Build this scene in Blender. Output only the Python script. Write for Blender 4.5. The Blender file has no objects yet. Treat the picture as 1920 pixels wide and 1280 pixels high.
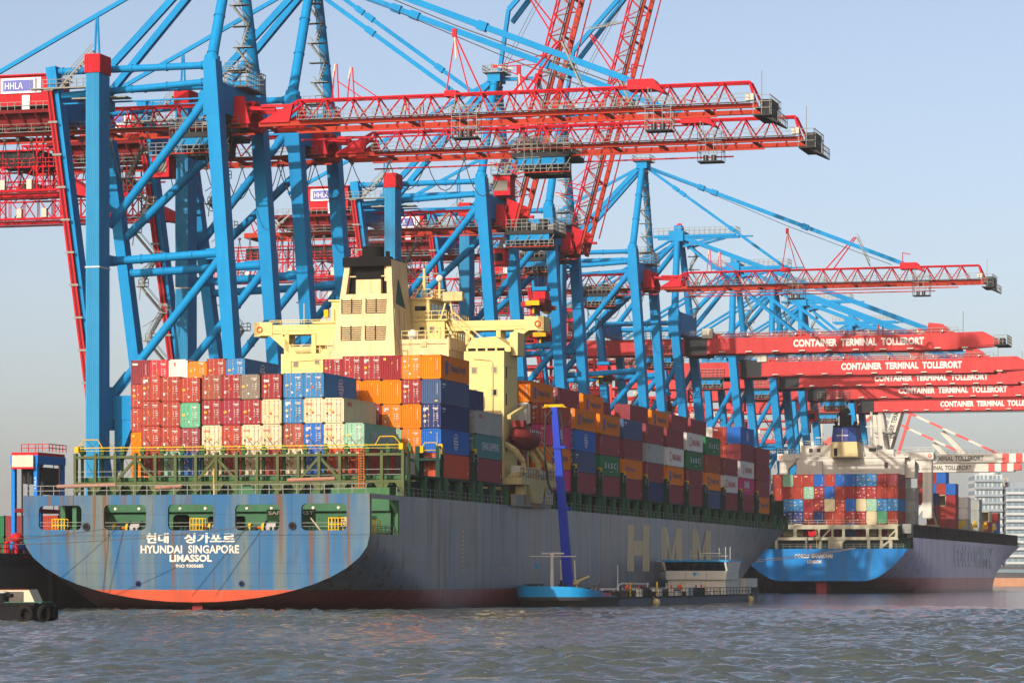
import bpy, bmesh, math, random
import numpy as np
from mathutils import Vector, Matrix
R = math.radians
rnd = random.Random(7)
sc = bpy.context.scene
COL = sc.collection

# ---------------------------------------------------------------- camera
cd = bpy.data.cameras.new("camera"); cam = bpy.data.objects.new("camera", cd); COL.objects.link(cam)
cam.location = (0, 0, 3.8); cam.rotation_euler = (R(90), 0, 0)
cd.sensor_width = 36; cd.lens = 112.87; cd.shift_y = 0.2297; cd.clip_start = 1; cd.clip_end = 20000
sc.camera = cam
# ---------------------------------------------------------------- sky and sun
SUN_EL, SUN_AZ = R(26.5), R(210.5)            # azimuth clockwise from +Y
w = bpy.data.worlds.new("World"); sc.world = w; w.use_nodes = True
nt = w.node_tree; nt.nodes.clear()
sky = nt.nodes.new("ShaderNodeTexSky"); sky.sky_type = 'NISHITA'; sky.sun_disc = False
sky.sun_elevation = SUN_EL; sky.sun_rotation = SUN_AZ
sky.air_density = 0.62; sky.dust_density = 2.9; sky.ozone_density = 0.0; sky.altitude = 0
bg = nt.nodes.new("ShaderNodeBackground"); bg.inputs[1].default_value = 0.15
wo = nt.nodes.new("ShaderNodeOutputWorld")
tint = nt.nodes.new("ShaderNodeMix"); tint.data_type = 'RGBA'; tint.blend_type = 'MULTIPLY'; tint.inputs[0].default_value = 1; tint.inputs[7].default_value = (1.05, .975, .915, 1)   # harbour haze takes the blue out
nt.links.new(sky.outputs[0], tint.inputs[6]); nt.links.new(tint.outputs[2], bg.inputs[0]); nt.links.new(bg.outputs[0], wo.inputs[0])
sl = bpy.data.lights.new("sun", 'SUN'); sl.energy = 4.0; sl.angle = R(0.55); sl.color = (1.0, .92, .81)
sun = bpy.data.objects.new("sun", sl); COL.objects.link(sun)
sd = Vector((math.sin(SUN_AZ) * math.cos(SUN_EL), math.cos(SUN_AZ) * math.cos(SUN_EL), math.sin(SUN_EL)))
sun.rotation_euler = sd.to_track_quat('Z', 'Y').to_euler(); sun.location = sd * 500
sc.view_settings.view_transform = 'Standard'; sc.view_settings.look = 'None'
sc.view_settings.exposure = 0.42; sc.view_settings.gamma = 1; sc.view_settings.use_curve_mapping = False
sc.cycles.max_bounces = 6; sc.cycles.diffuse_bounces = 3; sc.cycles.glossy_bounces = 3
sc.cycles.transmission_bounces = 3; sc.cycles.volume_bounces = 0; sc.cycles.caustics_reflective = False

# ---------------------------------------------------------------- frame of the berth: u to starboard, v forward along the quay
TH = R(15.43); SN, CS = math.sin(TH), math.cos(TH); X0, D0 = -7.87, 384.04
def W(u, v, z=0.0): return (X0 + u * CS + v * SN, D0 + v * CS - u * SN, z)

# ---------------------------------------------------------------- materials
ALB = .67                                # the colours below are as they look in full sun; this brings them down to reflectances
def lin(c): return tuple(ALB * x for x in srgb(c)[:3]) + (1,)
def srgb(c): return tuple(((x / 255) / 12.92 if x / 255 <= .04045 else ((x / 255 + .055) / 1.055) ** 2.4) for x in c) + (1,)
MATS = {}
def paint(name, rgb, rough=.5, dirt=.25, streak=0., rust=0., dcol=None, scale=.35, metal=0., rand=0., spec=.4, rcol=(105, 62, 38), gloss=None):
    """painted steel: blotchy fading, vertical grime streaks, rust runs"""
    m = bpy.data.materials.new(name); m.use_nodes = True; t = m.node_tree; b = t.nodes["Principled BSDF"]
    b.inputs["Roughness"].default_value = min(.85, rough + .2); b.inputs["Metallic"].default_value = metal
    b.inputs["Specular IOR Level"].default_value = spec * .3
    if gloss: b.inputs["Roughness"].default_value, b.inputs["Specular IOR Level"].default_value = gloss
    base = lin(rgb); tc = t.nodes.new("ShaderNodeTexCoord")
    col = t.nodes.new("ShaderNodeRGB"); col.outputs[0].default_value = base; out = col.outputs[0]
    def noise(sx, sy, sz, lo, hi, fac, c2, det=5):
        nonlocal out
        mp = t.nodes.new("ShaderNodeMapping"); mp.inputs["Scale"].default_value = (sx, sy, sz)
        t.links.new(tc.outputs["Object"], mp.inputs[0])
        if rand:
            oi = t.nodes.new("ShaderNodeObjectInfo"); ml = t.nodes.new("ShaderNodeMath"); ml.operation = 'MULTIPLY'; ml.inputs[1].default_value = 91
            t.links.new(oi.outputs["Random"], ml.inputs[0]); t.links.new(ml.outputs[0], mp.inputs["Location"])
        n = t.nodes.new("ShaderNodeTexNoise"); n.inputs["Scale"].default_value = 1; n.inputs["Detail"].default_value = det
        n.inputs["Roughness"].default_value = .62
        t.links.new(mp.outputs[0], n.inputs[0])
        r = t.nodes.new("ShaderNodeMapRange"); r.inputs[1].default_value = lo; r.inputs[2].default_value = hi
        r.inputs[3].default_value = 0; r.inputs[4].default_value = fac; t.links.new(n.outputs[0], r.inputs[0])
        mx = t.nodes.new("ShaderNodeMix"); mx.data_type = 'RGBA'; mx.inputs[7].default_value = c2
        t.links.new(r.outputs[0], mx.inputs[0]); t.links.new(out, mx.inputs[6]); out = mx.outputs[2]
    dc = lin(dcol) if dcol else tuple(x * .45 for x in base[:3]) + (1,)
    if dirt: noise(scale, scale, scale, .42, .72, dirt, dc)
    if streak:
        lc = tuple(min(1, x * 1.25 + .03) for x in base[:3]) + (1,)
        noise(scale * 2, scale * 2, .05, .45, .7, streak * .6, lc); noise(1.3, 1.3, .07, .5, .68, streak, dc)
    if rust: noise(.9, .9, .06, .58, .68, rust, lin(rcol)); noise(2.3, 2.3, .5, .62, .72, rust * .8, lin(rcol))
    if rand:
        oi = t.nodes.new("ShaderNodeObjectInfo"); hs = t.nodes.new("ShaderNodeHueSaturation")
        r = t.nodes.new("ShaderNodeMapRange"); r.inputs[3].default_value = 1 - rand; r.inputs[4].default_value = 1 + rand
        t.links.new(oi.outputs["Random"], r.inputs[0]); t.links.new(r.outputs[0], hs.inputs["Value"])
        t.links.new(out, hs.inputs["Color"]); out = hs.outputs[0]
    t.links.new(out, b.inputs["Base Color"]); MATS[name] = m; return m
def flat(name, rgb, rough=.5, metal=0., spec=.4):
    m = bpy.data.materials.new(name); m.use_nodes = True; b = m.node_tree.nodes["Principled BSDF"]
    b.inputs["Base Color"].default_value = lin(rgb); b.inputs["Roughness"].default_value = rough
    b.inputs["Metallic"].default_value = metal; b.inputs["Specular IOR Level"].default_value = spec
    MATS[name] = m; return m
paint("crane_blue", (0, 142, 205), .45, .3, .16, .06, scale=.16, rcol=(60, 90, 110), dcol=(0, 100, 160)); paint("shaft_blue", (48, 146, 196), .5, .15, .25)
paint("crane_red", (206, 30, 44), .45, .35, .15, .1, scale=.2); paint("rail_red", (192, 62, 42), .55, .45, 0, .8, scale=.12, rcol=(120, 60, 40))
paint("dark_red", (120, 30, 34), .6, .35); paint("galv", (150, 152, 146), .6, .3, scale=1.5)
paint("dark_steel", (58, 60, 62), .6, .4); paint("white", (226, 224, 214), .5, .15, .1)
paint("cab_white", (214, 206, 188), .55, .2); flat("sign_blue", (78, 88, 176)); flat("black", (18, 18, 20), .55)
flat("sign_white", (236, 236, 240)); flat("glass", (30, 40, 52), .12, 0, .8); flat("cable", (32, 32, 34), .6)
paint("band_red", (210, 70, 70), .45, .3, .3, .12, scale=.15, dcol=(160, 50, 50)); flat("letter_white", (236, 228, 220), .6)
paint("crane_cream", (214, 210, 196), .5, .2, .1); flat("stripe_red", (214, 66, 56)); flat("letter_dark", (70, 74, 78), .6)
paint("yellow", (232, 186, 20), .5, .2); paint("orange_gear", (214, 96, 30), .5, .3)

# ---------------------------------------------------------------- mesh builder
class MB:
    def __init__(s): s.v = []; s.f = []; s.m = []
    def add(s, vs, fs, mi=0):
        o = len(s.v); s.v += [tuple(p) for p in vs]; s.f += [tuple(i + o for i in f) for f in fs]; s.m += [mi] * len(fs); return s
    def hexa(s, p, mi=0):
        return s.add(p, [(3, 2, 1, 0), (4, 5, 6, 7), (0, 1, 5, 4), (1, 2, 6, 5), (2, 3, 7, 6), (3, 0, 4, 7)], mi)
    def box(s, x0, x1, y0, y1, z0, z1, mi=0):
        return s.hexa([(x0, y0, z0), (x1, y0, z0), (x1, y1, z0), (x0, y1, z0), (x0, y0, z1), (x1, y0, z1), (x1, y1, z1), (x0, y1, z1)], mi)
    def bar(s, p, q, w, h=None, mi=0, w2=None, h2=None, up=(0, 0, 1)):
        h = h or w; w2 = w2 or w; h2 = h2 or h; p = Vector(p); q = Vector(q); d = (q - p).normalized(); up = Vector(up)
        if abs(d.dot(up)) > .98: up = Vector((0, 1, 0))
        a = d.cross(up).normalized(); b = a.cross(d)
        P = []
        for c, ww, hh in ((p, w, h), (q, w2, h2)):
            P += [c - a * ww / 2 - b * hh / 2, c + a * ww / 2 - b * hh / 2, c + a * ww / 2 + b * hh / 2, c - a * ww / 2 + b * hh / 2]
        return s.hexa(P, mi)
    def tube(s, p, q, r, n=8, r2=None, mi=0):
        r2 = r if r2 is None else r2; p = Vector(p); q = Vector(q); d = (q - p).normalized()
        a = d.orthogonal().normalized(); b = d.cross(a); vs = []
        for c, rr in ((p, r), (q, r2)):
            for i in range(n): t = 2 * math.pi * i / n; vs.append(c + (a * math.cos(t) + b * math.sin(t)) * rr)
        fs = [(i, (i + 1) % n, n + (i + 1) % n, n + i) for i in range(n)] + [tuple(range(n))[::-1], tuple(range(n, 2 * n))]
        return s.add(vs, fs, mi)
    def poly(s, pts, r, n=6, mi=0):
        for a, b in zip(pts, pts[1:]): s.tube(a, b, r, n, mi=mi)
        return s
    def prism(s, pts, vec, mi=0):
        n = len(pts); vec = Vector(vec); P = [Vector(p) for p in pts]
        return s.add(P + [p + vec for p in P], [tuple(range(n))[::-1], tuple(range(n, 2 * n))] + [(i, (i + 1) % n, n + (i + 1) % n, n + i) for i in range(n)], mi)
    def rings(s, rs, mi=0, cap=True):
        n = len(rs[0]); vs = [p for r in rs for p in r]; fs = []
        for k in range(len(rs) - 1):
            for i in range(n): a = k * n + i; b = k * n + (i + 1) % n; fs.append((a, b, b + n, a + n))
        if cap: fs += [tuple(range(n))[::-1], tuple(range((len(rs) - 1) * n, len(rs) * n))]
        return s.add(vs, fs, mi)
    def ball(s, c, rx, ry=None, rz=None, nu=12, nv=7, mi=0):
        ry = ry or rx; rz = rz or rx; c = Vector(c)
        return s.rings([[c + Vector((rx * math.sin(t) * math.cos(2 * math.pi * i / nu), ry * math.sin(t) * math.sin(2 * math.pi * i / nu), rz * math.cos(t))) for i in range(nu)]
                        for t in [math.pi * (.04 + .92 * k / (nv - 1)) for k in range(nv)][::-1]], mi)
    def rail(s, pts, h=1.1, sp=1.6, r=.035, mi=0, mid=2):
        for a, b in zip(pts, pts[1:]):
            a = Vector(a); b = Vector(b); L = (b - a).length; n = max(1, int(L / sp))
            for k in range(1, mid + 1): o = Vector((0, 0, h * k / mid)); s.bar(a + o, b + o, 2 * r, 2 * r, mi)
            for k in range(n + 1): p = a.lerp(b, k / n); s.bar(p, p + Vector((0, 0, h)), 2 * r, 2 * r, mi)
        return s
    def stair(s, p, q, wd=.8, mi=0):
        """a straight flight from p to q, with treads and handrails, its width across y"""
        p = Vector(p); q = Vector(q); o = Vector((0, wd / 2, 0))
        for e in (-1, 1):
            s.bar(p + o * e, q + o * e, .07, .25, mi); up = Vector((0, 0, 1.0)); s.bar(p + o * e + up, q + o * e + up, .07, .07, mi)
        n = max(2, int(abs(q.z - p.z) / .45))
        for k in range(n + 1): c = p.lerp(q, k / n); s.box(c.x - .14, c.x + .14, c.y - wd / 2, c.y + wd / 2, c.z - .03, c.z + .03, mi)
        return s
    def text(s, body, o, ax, ay, w=None, h=1., mi=0, lift=None, bold=.0):
        """letters as flat plates: o lower-left corner, ax reading direction, ay up; squeezed to width w and height h"""
        vs, fs, W_, H_ = glyphs(body, bold); o = Vector(o); ax = Vector(ax).normalized(); ay = Vector(ay).normalized()
        kx = (w / W_) if w else h / H_; ky = h / H_; nrm = ax.cross(ay) * (lift or .03)
        P = [o + ax * (x * kx) + ay * (y * ky) + nrm for x, y in vs]
        return s.add(P, fs, mi)
    def mesh(s, name, mats):
        me = bpy.data.meshes.new(name); me.from_pydata(s.v, [], s.f)
        for m in (mats if isinstance(mats, (list, tuple)) else [mats]): me.materials.append(MATS[m] if isinstance(m, str) else m)
        if any(s.m): me.polygons.foreach_set("material_index", s.m)
        me.update(); return me
    def build(s, name, mats, parent=None, loc=None, rot=None, smooth=0):
        me = s.mesh(name, mats); o = bpy.data.objects.new(name, me); COL.objects.link(o)
        if parent: o.parent = parent
        if loc: o.location = loc
        if rot: o.rotation_euler = rot
        if smooth: shade(me, smooth)
        return o
def shade(me, ang):
    me.polygons.foreach_set("use_smooth", [True] * len(me.polygons)); bm = bmesh.new(); bm.from_mesh(me)
    for e in bm.edges:
        if len(e.link_faces) != 2 or e.calc_face_angle(4) > ang: e.smooth = False
    bm.to_mesh(me); bm.free()
_G = {}
def glyphs(body, bold=0.):
    k = (body, bold)
    if k not in _G:
        cu = bpy.data.curves.new("lettering", 'FONT'); cu.body = body; cu.resolution_u = 3; cu.offset = bold; cu.space_character = 1 + bold
        o = bpy.data.objects.new("lettering", cu); COL.objects.link(o); dg = bpy.context.evaluated_depsgraph_get(); dg.update()
        me = bpy.data.meshes.new_from_object(o.evaluated_get(dg)); v = np.array([p.co[:2] for p in me.vertices]).reshape(-1, 2)
        mn = v.min(0); mx = v.max(0); v = v - mn
        _G[k] = ([tuple(map(float, p)) for p in v], [tuple(p.vertices) for p in me.polygons], float(mx[0] - mn[0]), float(mx[1] - mn[1]))
        bpy.data.objects.remove(o); bpy.data.curves.remove(cu); bpy.data.meshes.remove(me)
    return _G[k]
def empty(name, loc, rz=0.):
    o = bpy.data.objects.new(name, None); COL.objects.link(o); o.location = loc; o.rotation_euler = (0, 0, rz); o.empty_display_size = .1; return o
def tag(o, label, cat, group=None, kind=None):
    o["label"] = label
    if cat: o["category"] = cat
    if group: o["group"] = group
    if kind: o["kind"] = kind
    return o
def struct(o, label): o["kind"] = "structure"; o["label"] = label; return o
def copy_tree(o, parent=None):
    c = o.copy(); COL.objects.link(c)
    if parent: c.parent = parent; c.matrix_parent_inverse = o.matrix_parent_inverse
    for ch in list(o.children): copy_tree(ch, c)
    return c
def in_frame(root, u, v, z=0.): root.location = W(u, v, z); root.rotation_euler = (0, 0, -TH); return root

# ---------------------------------------------------------------- water, quay, far bank
def water_material():
    m = bpy.data.materials.new("river_water"); m.use_nodes = True; t = m.node_tree; b = t.nodes["Principled BSDF"]
    b.inputs["Base Color"].default_value = (.05, .06, .055, 1); b.inputs["Roughness"].default_value = .07; b.inputs["IOR"].default_value = 1.33
    tc = t.nodes.new("ShaderNodeTexCoord"); hs = []
    for sx, sy, amp in ((1.7, 2.4, .16), (5., 6., .06)):
        mp = t.nodes.new("ShaderNodeMapping"); mp.inputs["Scale"].default_value = (sx, sy, 1); t.links.new(tc.outputs["Object"], mp.inputs[0])
        n = t.nodes.new("ShaderNodeTexNoise"); n.inputs["Scale"].default_value = 1; n.inputs["Detail"].default_value = 4; t.links.new(mp.outputs[0], n.inputs[0])
        ml = t.nodes.new("ShaderNodeMath"); ml.operation = 'MULTIPLY'; ml.inputs[1].default_value = amp; t.links.new(n.outputs[0], ml.inputs[0]); hs.append(ml.outputs[0])
    a = hs[0]
    for h in hs[1:]:
        ad = t.nodes.new("ShaderNodeMath"); t.links.new(a, ad.inputs[0]); t.links.new(h, ad.inputs[1]); a = ad.outputs[0]
    bp = t.nodes.new("ShaderNodeBump"); bp.inputs["Strength"].default_value = .4; bp.inputs["Distance"].default_value = 1.0
    t.links.new(a, bp.inputs["Height"]); t.links.new(bp.outputs[0], b.inputs["Normal"]); MATS["river_water"] = m
water_material()
def build_water():
    xs = np.concatenate([[-8000, -3000, -900, -300, -150, -90], np.arange(-66, 66.1, .28), [90, 150, 300, 900, 3000, 8000]])
    ys = np.concatenate([[-300, -60, 20, 60, 90], np.arange(100, 215, .25), np.arange(215, 300, .4), np.arange(300, 440, .7), [450, 470, 500, 600, 800, 1200, 3000, 8000]])
    X, Y = np.meshgrid(xs, ys); Z = np.zeros_like(X); g = np.random.default_rng(3); N = 130
    for k in range(N):
        lam = .85 * (5.0 / .85) ** (g.random() ** 1.6); a = g.normal(R(262), .42); kx, ky = math.cos(a) * 2 * math.pi / lam, math.sin(a) * 2 * math.pi / lam
        ph = g.random() * 6.28; ampl = .046 * lam / 6.28 * (1.0 if lam < 2.5 else .8)
        wv = np.sin(X * kx + Y * ky + ph + 1.1 * np.sin(X * .13 + Y * .07 + k) + .7 * np.sin(X * .31 - Y * .16 + 2 * k)); Z += ampl * (wv + .45 * wv * wv)
    gust = .8 + .4 * np.sin(X * .045 + Y * .021 + 1) * np.sin(Y * .037 - X * .02)
    fade = np.clip((65 - np.abs(X)) / 8, 0, 1) * np.clip((Y - 100) / 4, 0, 1) * np.clip((438 - Y) / 90, 0, 1)
    Z = (Z - Z.mean()) * gust * fade; nx, ny = len(xs), len(ys)
    vs = np.stack([X, Y, Z], -1).reshape(-1, 3).astype(np.float32); i = np.arange(nx * ny).reshape(ny, nx)
    fs = np.stack([i[:-1, :-1], i[:-1, 1:], i[1:, 1:], i[1:, :-1]], -1).reshape(-1, 4)
    me = bpy.data.meshes.new("river"); me.vertices.add(len(vs)); me.vertices.foreach_set("co", vs.ravel()); me.loops.add(fs.size); me.loops.foreach_set("vertex_index", fs.ravel().astype(np.int32))
    me.polygons.add(len(fs)); me.polygons.foreach_set("loop_start", np.arange(0, fs.size, 4, dtype=np.int32)); me.polygons.foreach_set("use_smooth", np.ones(len(fs), dtype=bool)); me.materials.append(MATS["river_water"]); me.update(calc_edges=True); me.validate()
    o = bpy.data.objects.new("river_water", me); COL.objects.link(o); struct(o, "choppy grey river water in front of the berthed ships")
build_water()
paint("asphalt", (92, 92, 92), .9, .4, scale=.05); paint("quay_concrete", (66, 66, 66), .9, .4, .4)
QZ = 6.5
b = MB(); b.box(-900, -43.2, -260, 850, -6, QZ); b.box(-43.2, -42.9, -260, 850, QZ - 1.2, QZ + .0, 1)
for k in range(52): b.box(-43.2, -42.6, -250 + k * 21, -248.6 + k * 21, -2, QZ - 1.3, 1)
o = b.build("quay_ground", ["asphalt", "quay_concrete"]); in_frame(o, 0, 0); struct(o, "quay apron of the container terminal with dark quay wall")
# ---------------------------------------------------------------- ship-to-shore cranes with lattice booms (kept at x = metres toward the water from the waterside rail)
def truss(mb, x0, x1, zb, zt, yb, yt, n, mi_top=0, lead=0., tail=0.):
    """twin box rails below, two tube chords above, zig-zag diagonals on both sides and cross ties"""
    for e in (-1, 1):
        mb.box(x0, x1, e * yb - .32, e * yb + .32, zb, zb + .62, 1)
        mb.tube((x0 + lead, e * yt, zt), (x1 - tail, e * yt, zt), .16, 6, mi=mi_top)
        st = (x1 - tail - x0 - lead) / n
        for k in range(n):
            xa = x0 + lead + k * st
            if xa - st / 2 >= x0: mb.tube((xa, e * yt, zt), (xa - st / 2 if k else max(x0, xa - st / 2), e * yb, zb + .6), .13, 5, mi=mi_top)
            mb.tube((xa, e * yt, zt), (xa + st / 2, e * yb, zb + .6), .13, 5, mi=mi_top)
        mb.tube((x1 - tail, e * yt, zt), (x1 - .3, e * yb, zb + .6), .2, 6, mi=mi_top)
        if lead: mb.tube((x0 + lead, e * yt, zt), (x0 + .2, e * yb, zb + .6), .22, 6, mi=mi_top)
    for k in range(n + 1):
        xa = x0 + lead + k * (x1 - tail - x0 - lead) / n
        mb.tube((xa, -yt, zt), (xa, yt, zt), .1, 5, mi=mi_top)
        mb.tube((xa, -yt, zt), (min(x1 - tail, xa + st), yt, zt), .08, 4, mi=mi_top)
    nb = int((x1 - x0) / 7)
    for k in range(nb + 1):
        xa = x0 + .5 + k * (x1 - x0 - 1) / nb; mb.box(xa - .2, xa + .2, -yb + .32, yb - .32, zb + .1, zb + .5, 1)
    return mb
def walkway(x0, x1, y, z, wd=.9):
    m = MB(); m.box(x0, x1, y - wd / 2, y + wd / 2, z - .08, z); m.rail([(x0, y - wd / 2, z), (x1, y - wd / 2, z)], 1.1, 2.2, .022); m.rail([(x0, y + wd / 2, z), (x1, y + wd / 2, z)], 1.1, 2.2, .022); return m
def basket(c, sx, sy, h=2.2):
    x, y, z = c; m = MB(); m.box(x - sx / 2, x + sx / 2, y - sy / 2, y + sy / 2, z - .2, z, 1)
    q = [(x - sx / 2, y - sy / 2, z), (x + sx / 2, y - sy / 2, z), (x + sx / 2, y + sy / 2, z), (x - sx / 2, y + sy / 2, z), (x - sx / 2, y - sy / 2, z)]
    m.rail(q, h, 1.0, .04, 0, 3)
    for e in (-1, 1): m.bar((x - sx / 2 * .8, y + e * sy / 2 * .8, z + h), (x - sx / 2 * .8, y + e * sy / 2 * .8, z + h + 1.6), .1); m.box(x - .5 + e * .6, x + .1 + e * .6, y - .5, y + .3, z + .05, z + .9, 1)
    return m
def festoon(x0, x1, y, z, n, drop):
    m = MB()
    for k in range(n):
        a = x0 + (x1 - x0) * k / n; b = x0 + (x1 - x0) * (k + 1) / n; d = drop * rnd.uniform(.75, 1.15)
        m.poly([(a + (b - a) * t / 8, y, z - d * (1 - (2 * t / 8 - 1) ** 2)) for t in range(9)], .07, 5)
        m.box(a - .25, a + .25, y - .15, y + .15, z - .1, z + .35)
    return m
def spreader_parts(root, x, zt, z):
    """headblock and yellow-cornered spreader hung under the trolley on hoist ropes"""
    s = MB(); s.box(x - 3.0, x - 1.2, -3, 3, z - .4, z + .4, 0); s.box(x - 1.2, x + 1.2, -1.6, 1.6, z + .5, z + 2.4, 0); s.box(x - 1.4, x + 1.4, -1.2, 1.2, z + 2.6, z + 3.3, 2)
    s.box(x - 1.1, x + 1.1, -6.0, 6.0, z - .25, z + .25, 0); s.box(x + .2, x + 1.3, -2.5, 2.5, z - 1.2, z + 1.0, 3)
    for e in (-1, 1): s.box(x - 1.3, x + 1.3, e * 6.0 - .25, e * 6.0 + .25, z - .5, z + .35, 1)
    for ex in (-1, 1): s.box(x + ex * 1.0 - .2, x + ex * 1.0 + .2, -2, 2, z - 1.6, z - .6, 1)
    p = s.build("spreader", ["crane_red", "yellow", "crane_blue", "dark_red"], root)
    r = MB()
    for ex in (-1, 1):
        for ey in (-1, 1): r.tube((x + ex * .9, ey * .9, z + 3.2), (x + ex * 1.2, ey * 1.4, zt), .04, 4)
    r.build("hoist_ropes", "cable", p); return p
def trolley_parts(root, x, z):
    t = MB(); t.box(x - 4.5, x + 4.5, -4.4, 4.4, z - 1.2, z - .5, 1); t.box(x - 3.8, x + 3.6, -4.2, -3.2, z - 2.4, z - 1.2, 2); t.box(x - 3, x + 3, -2.4, 2.4, z - 3.6, z - 1.2, 1)
    for k in range(5): t.box(x - 3.6 + k * 1.6, x - 2.6 + k * 1.6, -2.0, 2.0, z - .5, z + rnd.uniform(.6, 1.8), k % 2)
    for k in range(4): t.tube((x - 3.5 + k * 2.3, -4.5, z - 3.4), (x - 2.3 + k * 2.3, -4.5, z - 1.4), .08, 5, mi=0)
    t.box(x - 4.6, x + 4.6, -4.7, -4.5, z - 3.55, z - 3.4, 3)
    q = [(x - 4.5, -4.4, z - .5), (x + 4.5, -4.4, z - .5), (x + 4.5, 4.4, z - .5), (x - 4.5, 4.4, z - .5), (x - 4.5, -4.4, z - .5)]
    t.rail(q, 2.0, 1.0, .045, 0, 3); t.rail([(a, b, c - 3) for a, b, c in q[:2]], 1.2, .9, .045, 0, 2)
    p = t.build("trolley", ["galv", "dark_steel", "crane_blue", "rail_red"], root)
    c = MB(); xc = x - 6.2; c.box(xc - 1.3, xc + 1.3, -3.6, -.8, z - 6.6, z - 3.6, 0); c.box(xc - 1.35, xc + .9, -3.65, -.9, z - 5.9, z - 4.4, 1)
    c.box(xc - 1.6, xc + 1.6, -3.9, -.6, z - 3.6, z - 3.4, 2); c.bar((xc, -2, z - 3.4), (xc + 1, -2, z - 1), .4, .4, 2)
    c.rail([(xc - 1.6, -3.9, z - 3.4), (xc + 1.6, -3.9, z - 3.4)], 1.6, .8, .045, 2, 3)
    c.build("operator_cab", ["crane_red", "glass", "galv"], p); return p

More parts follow.
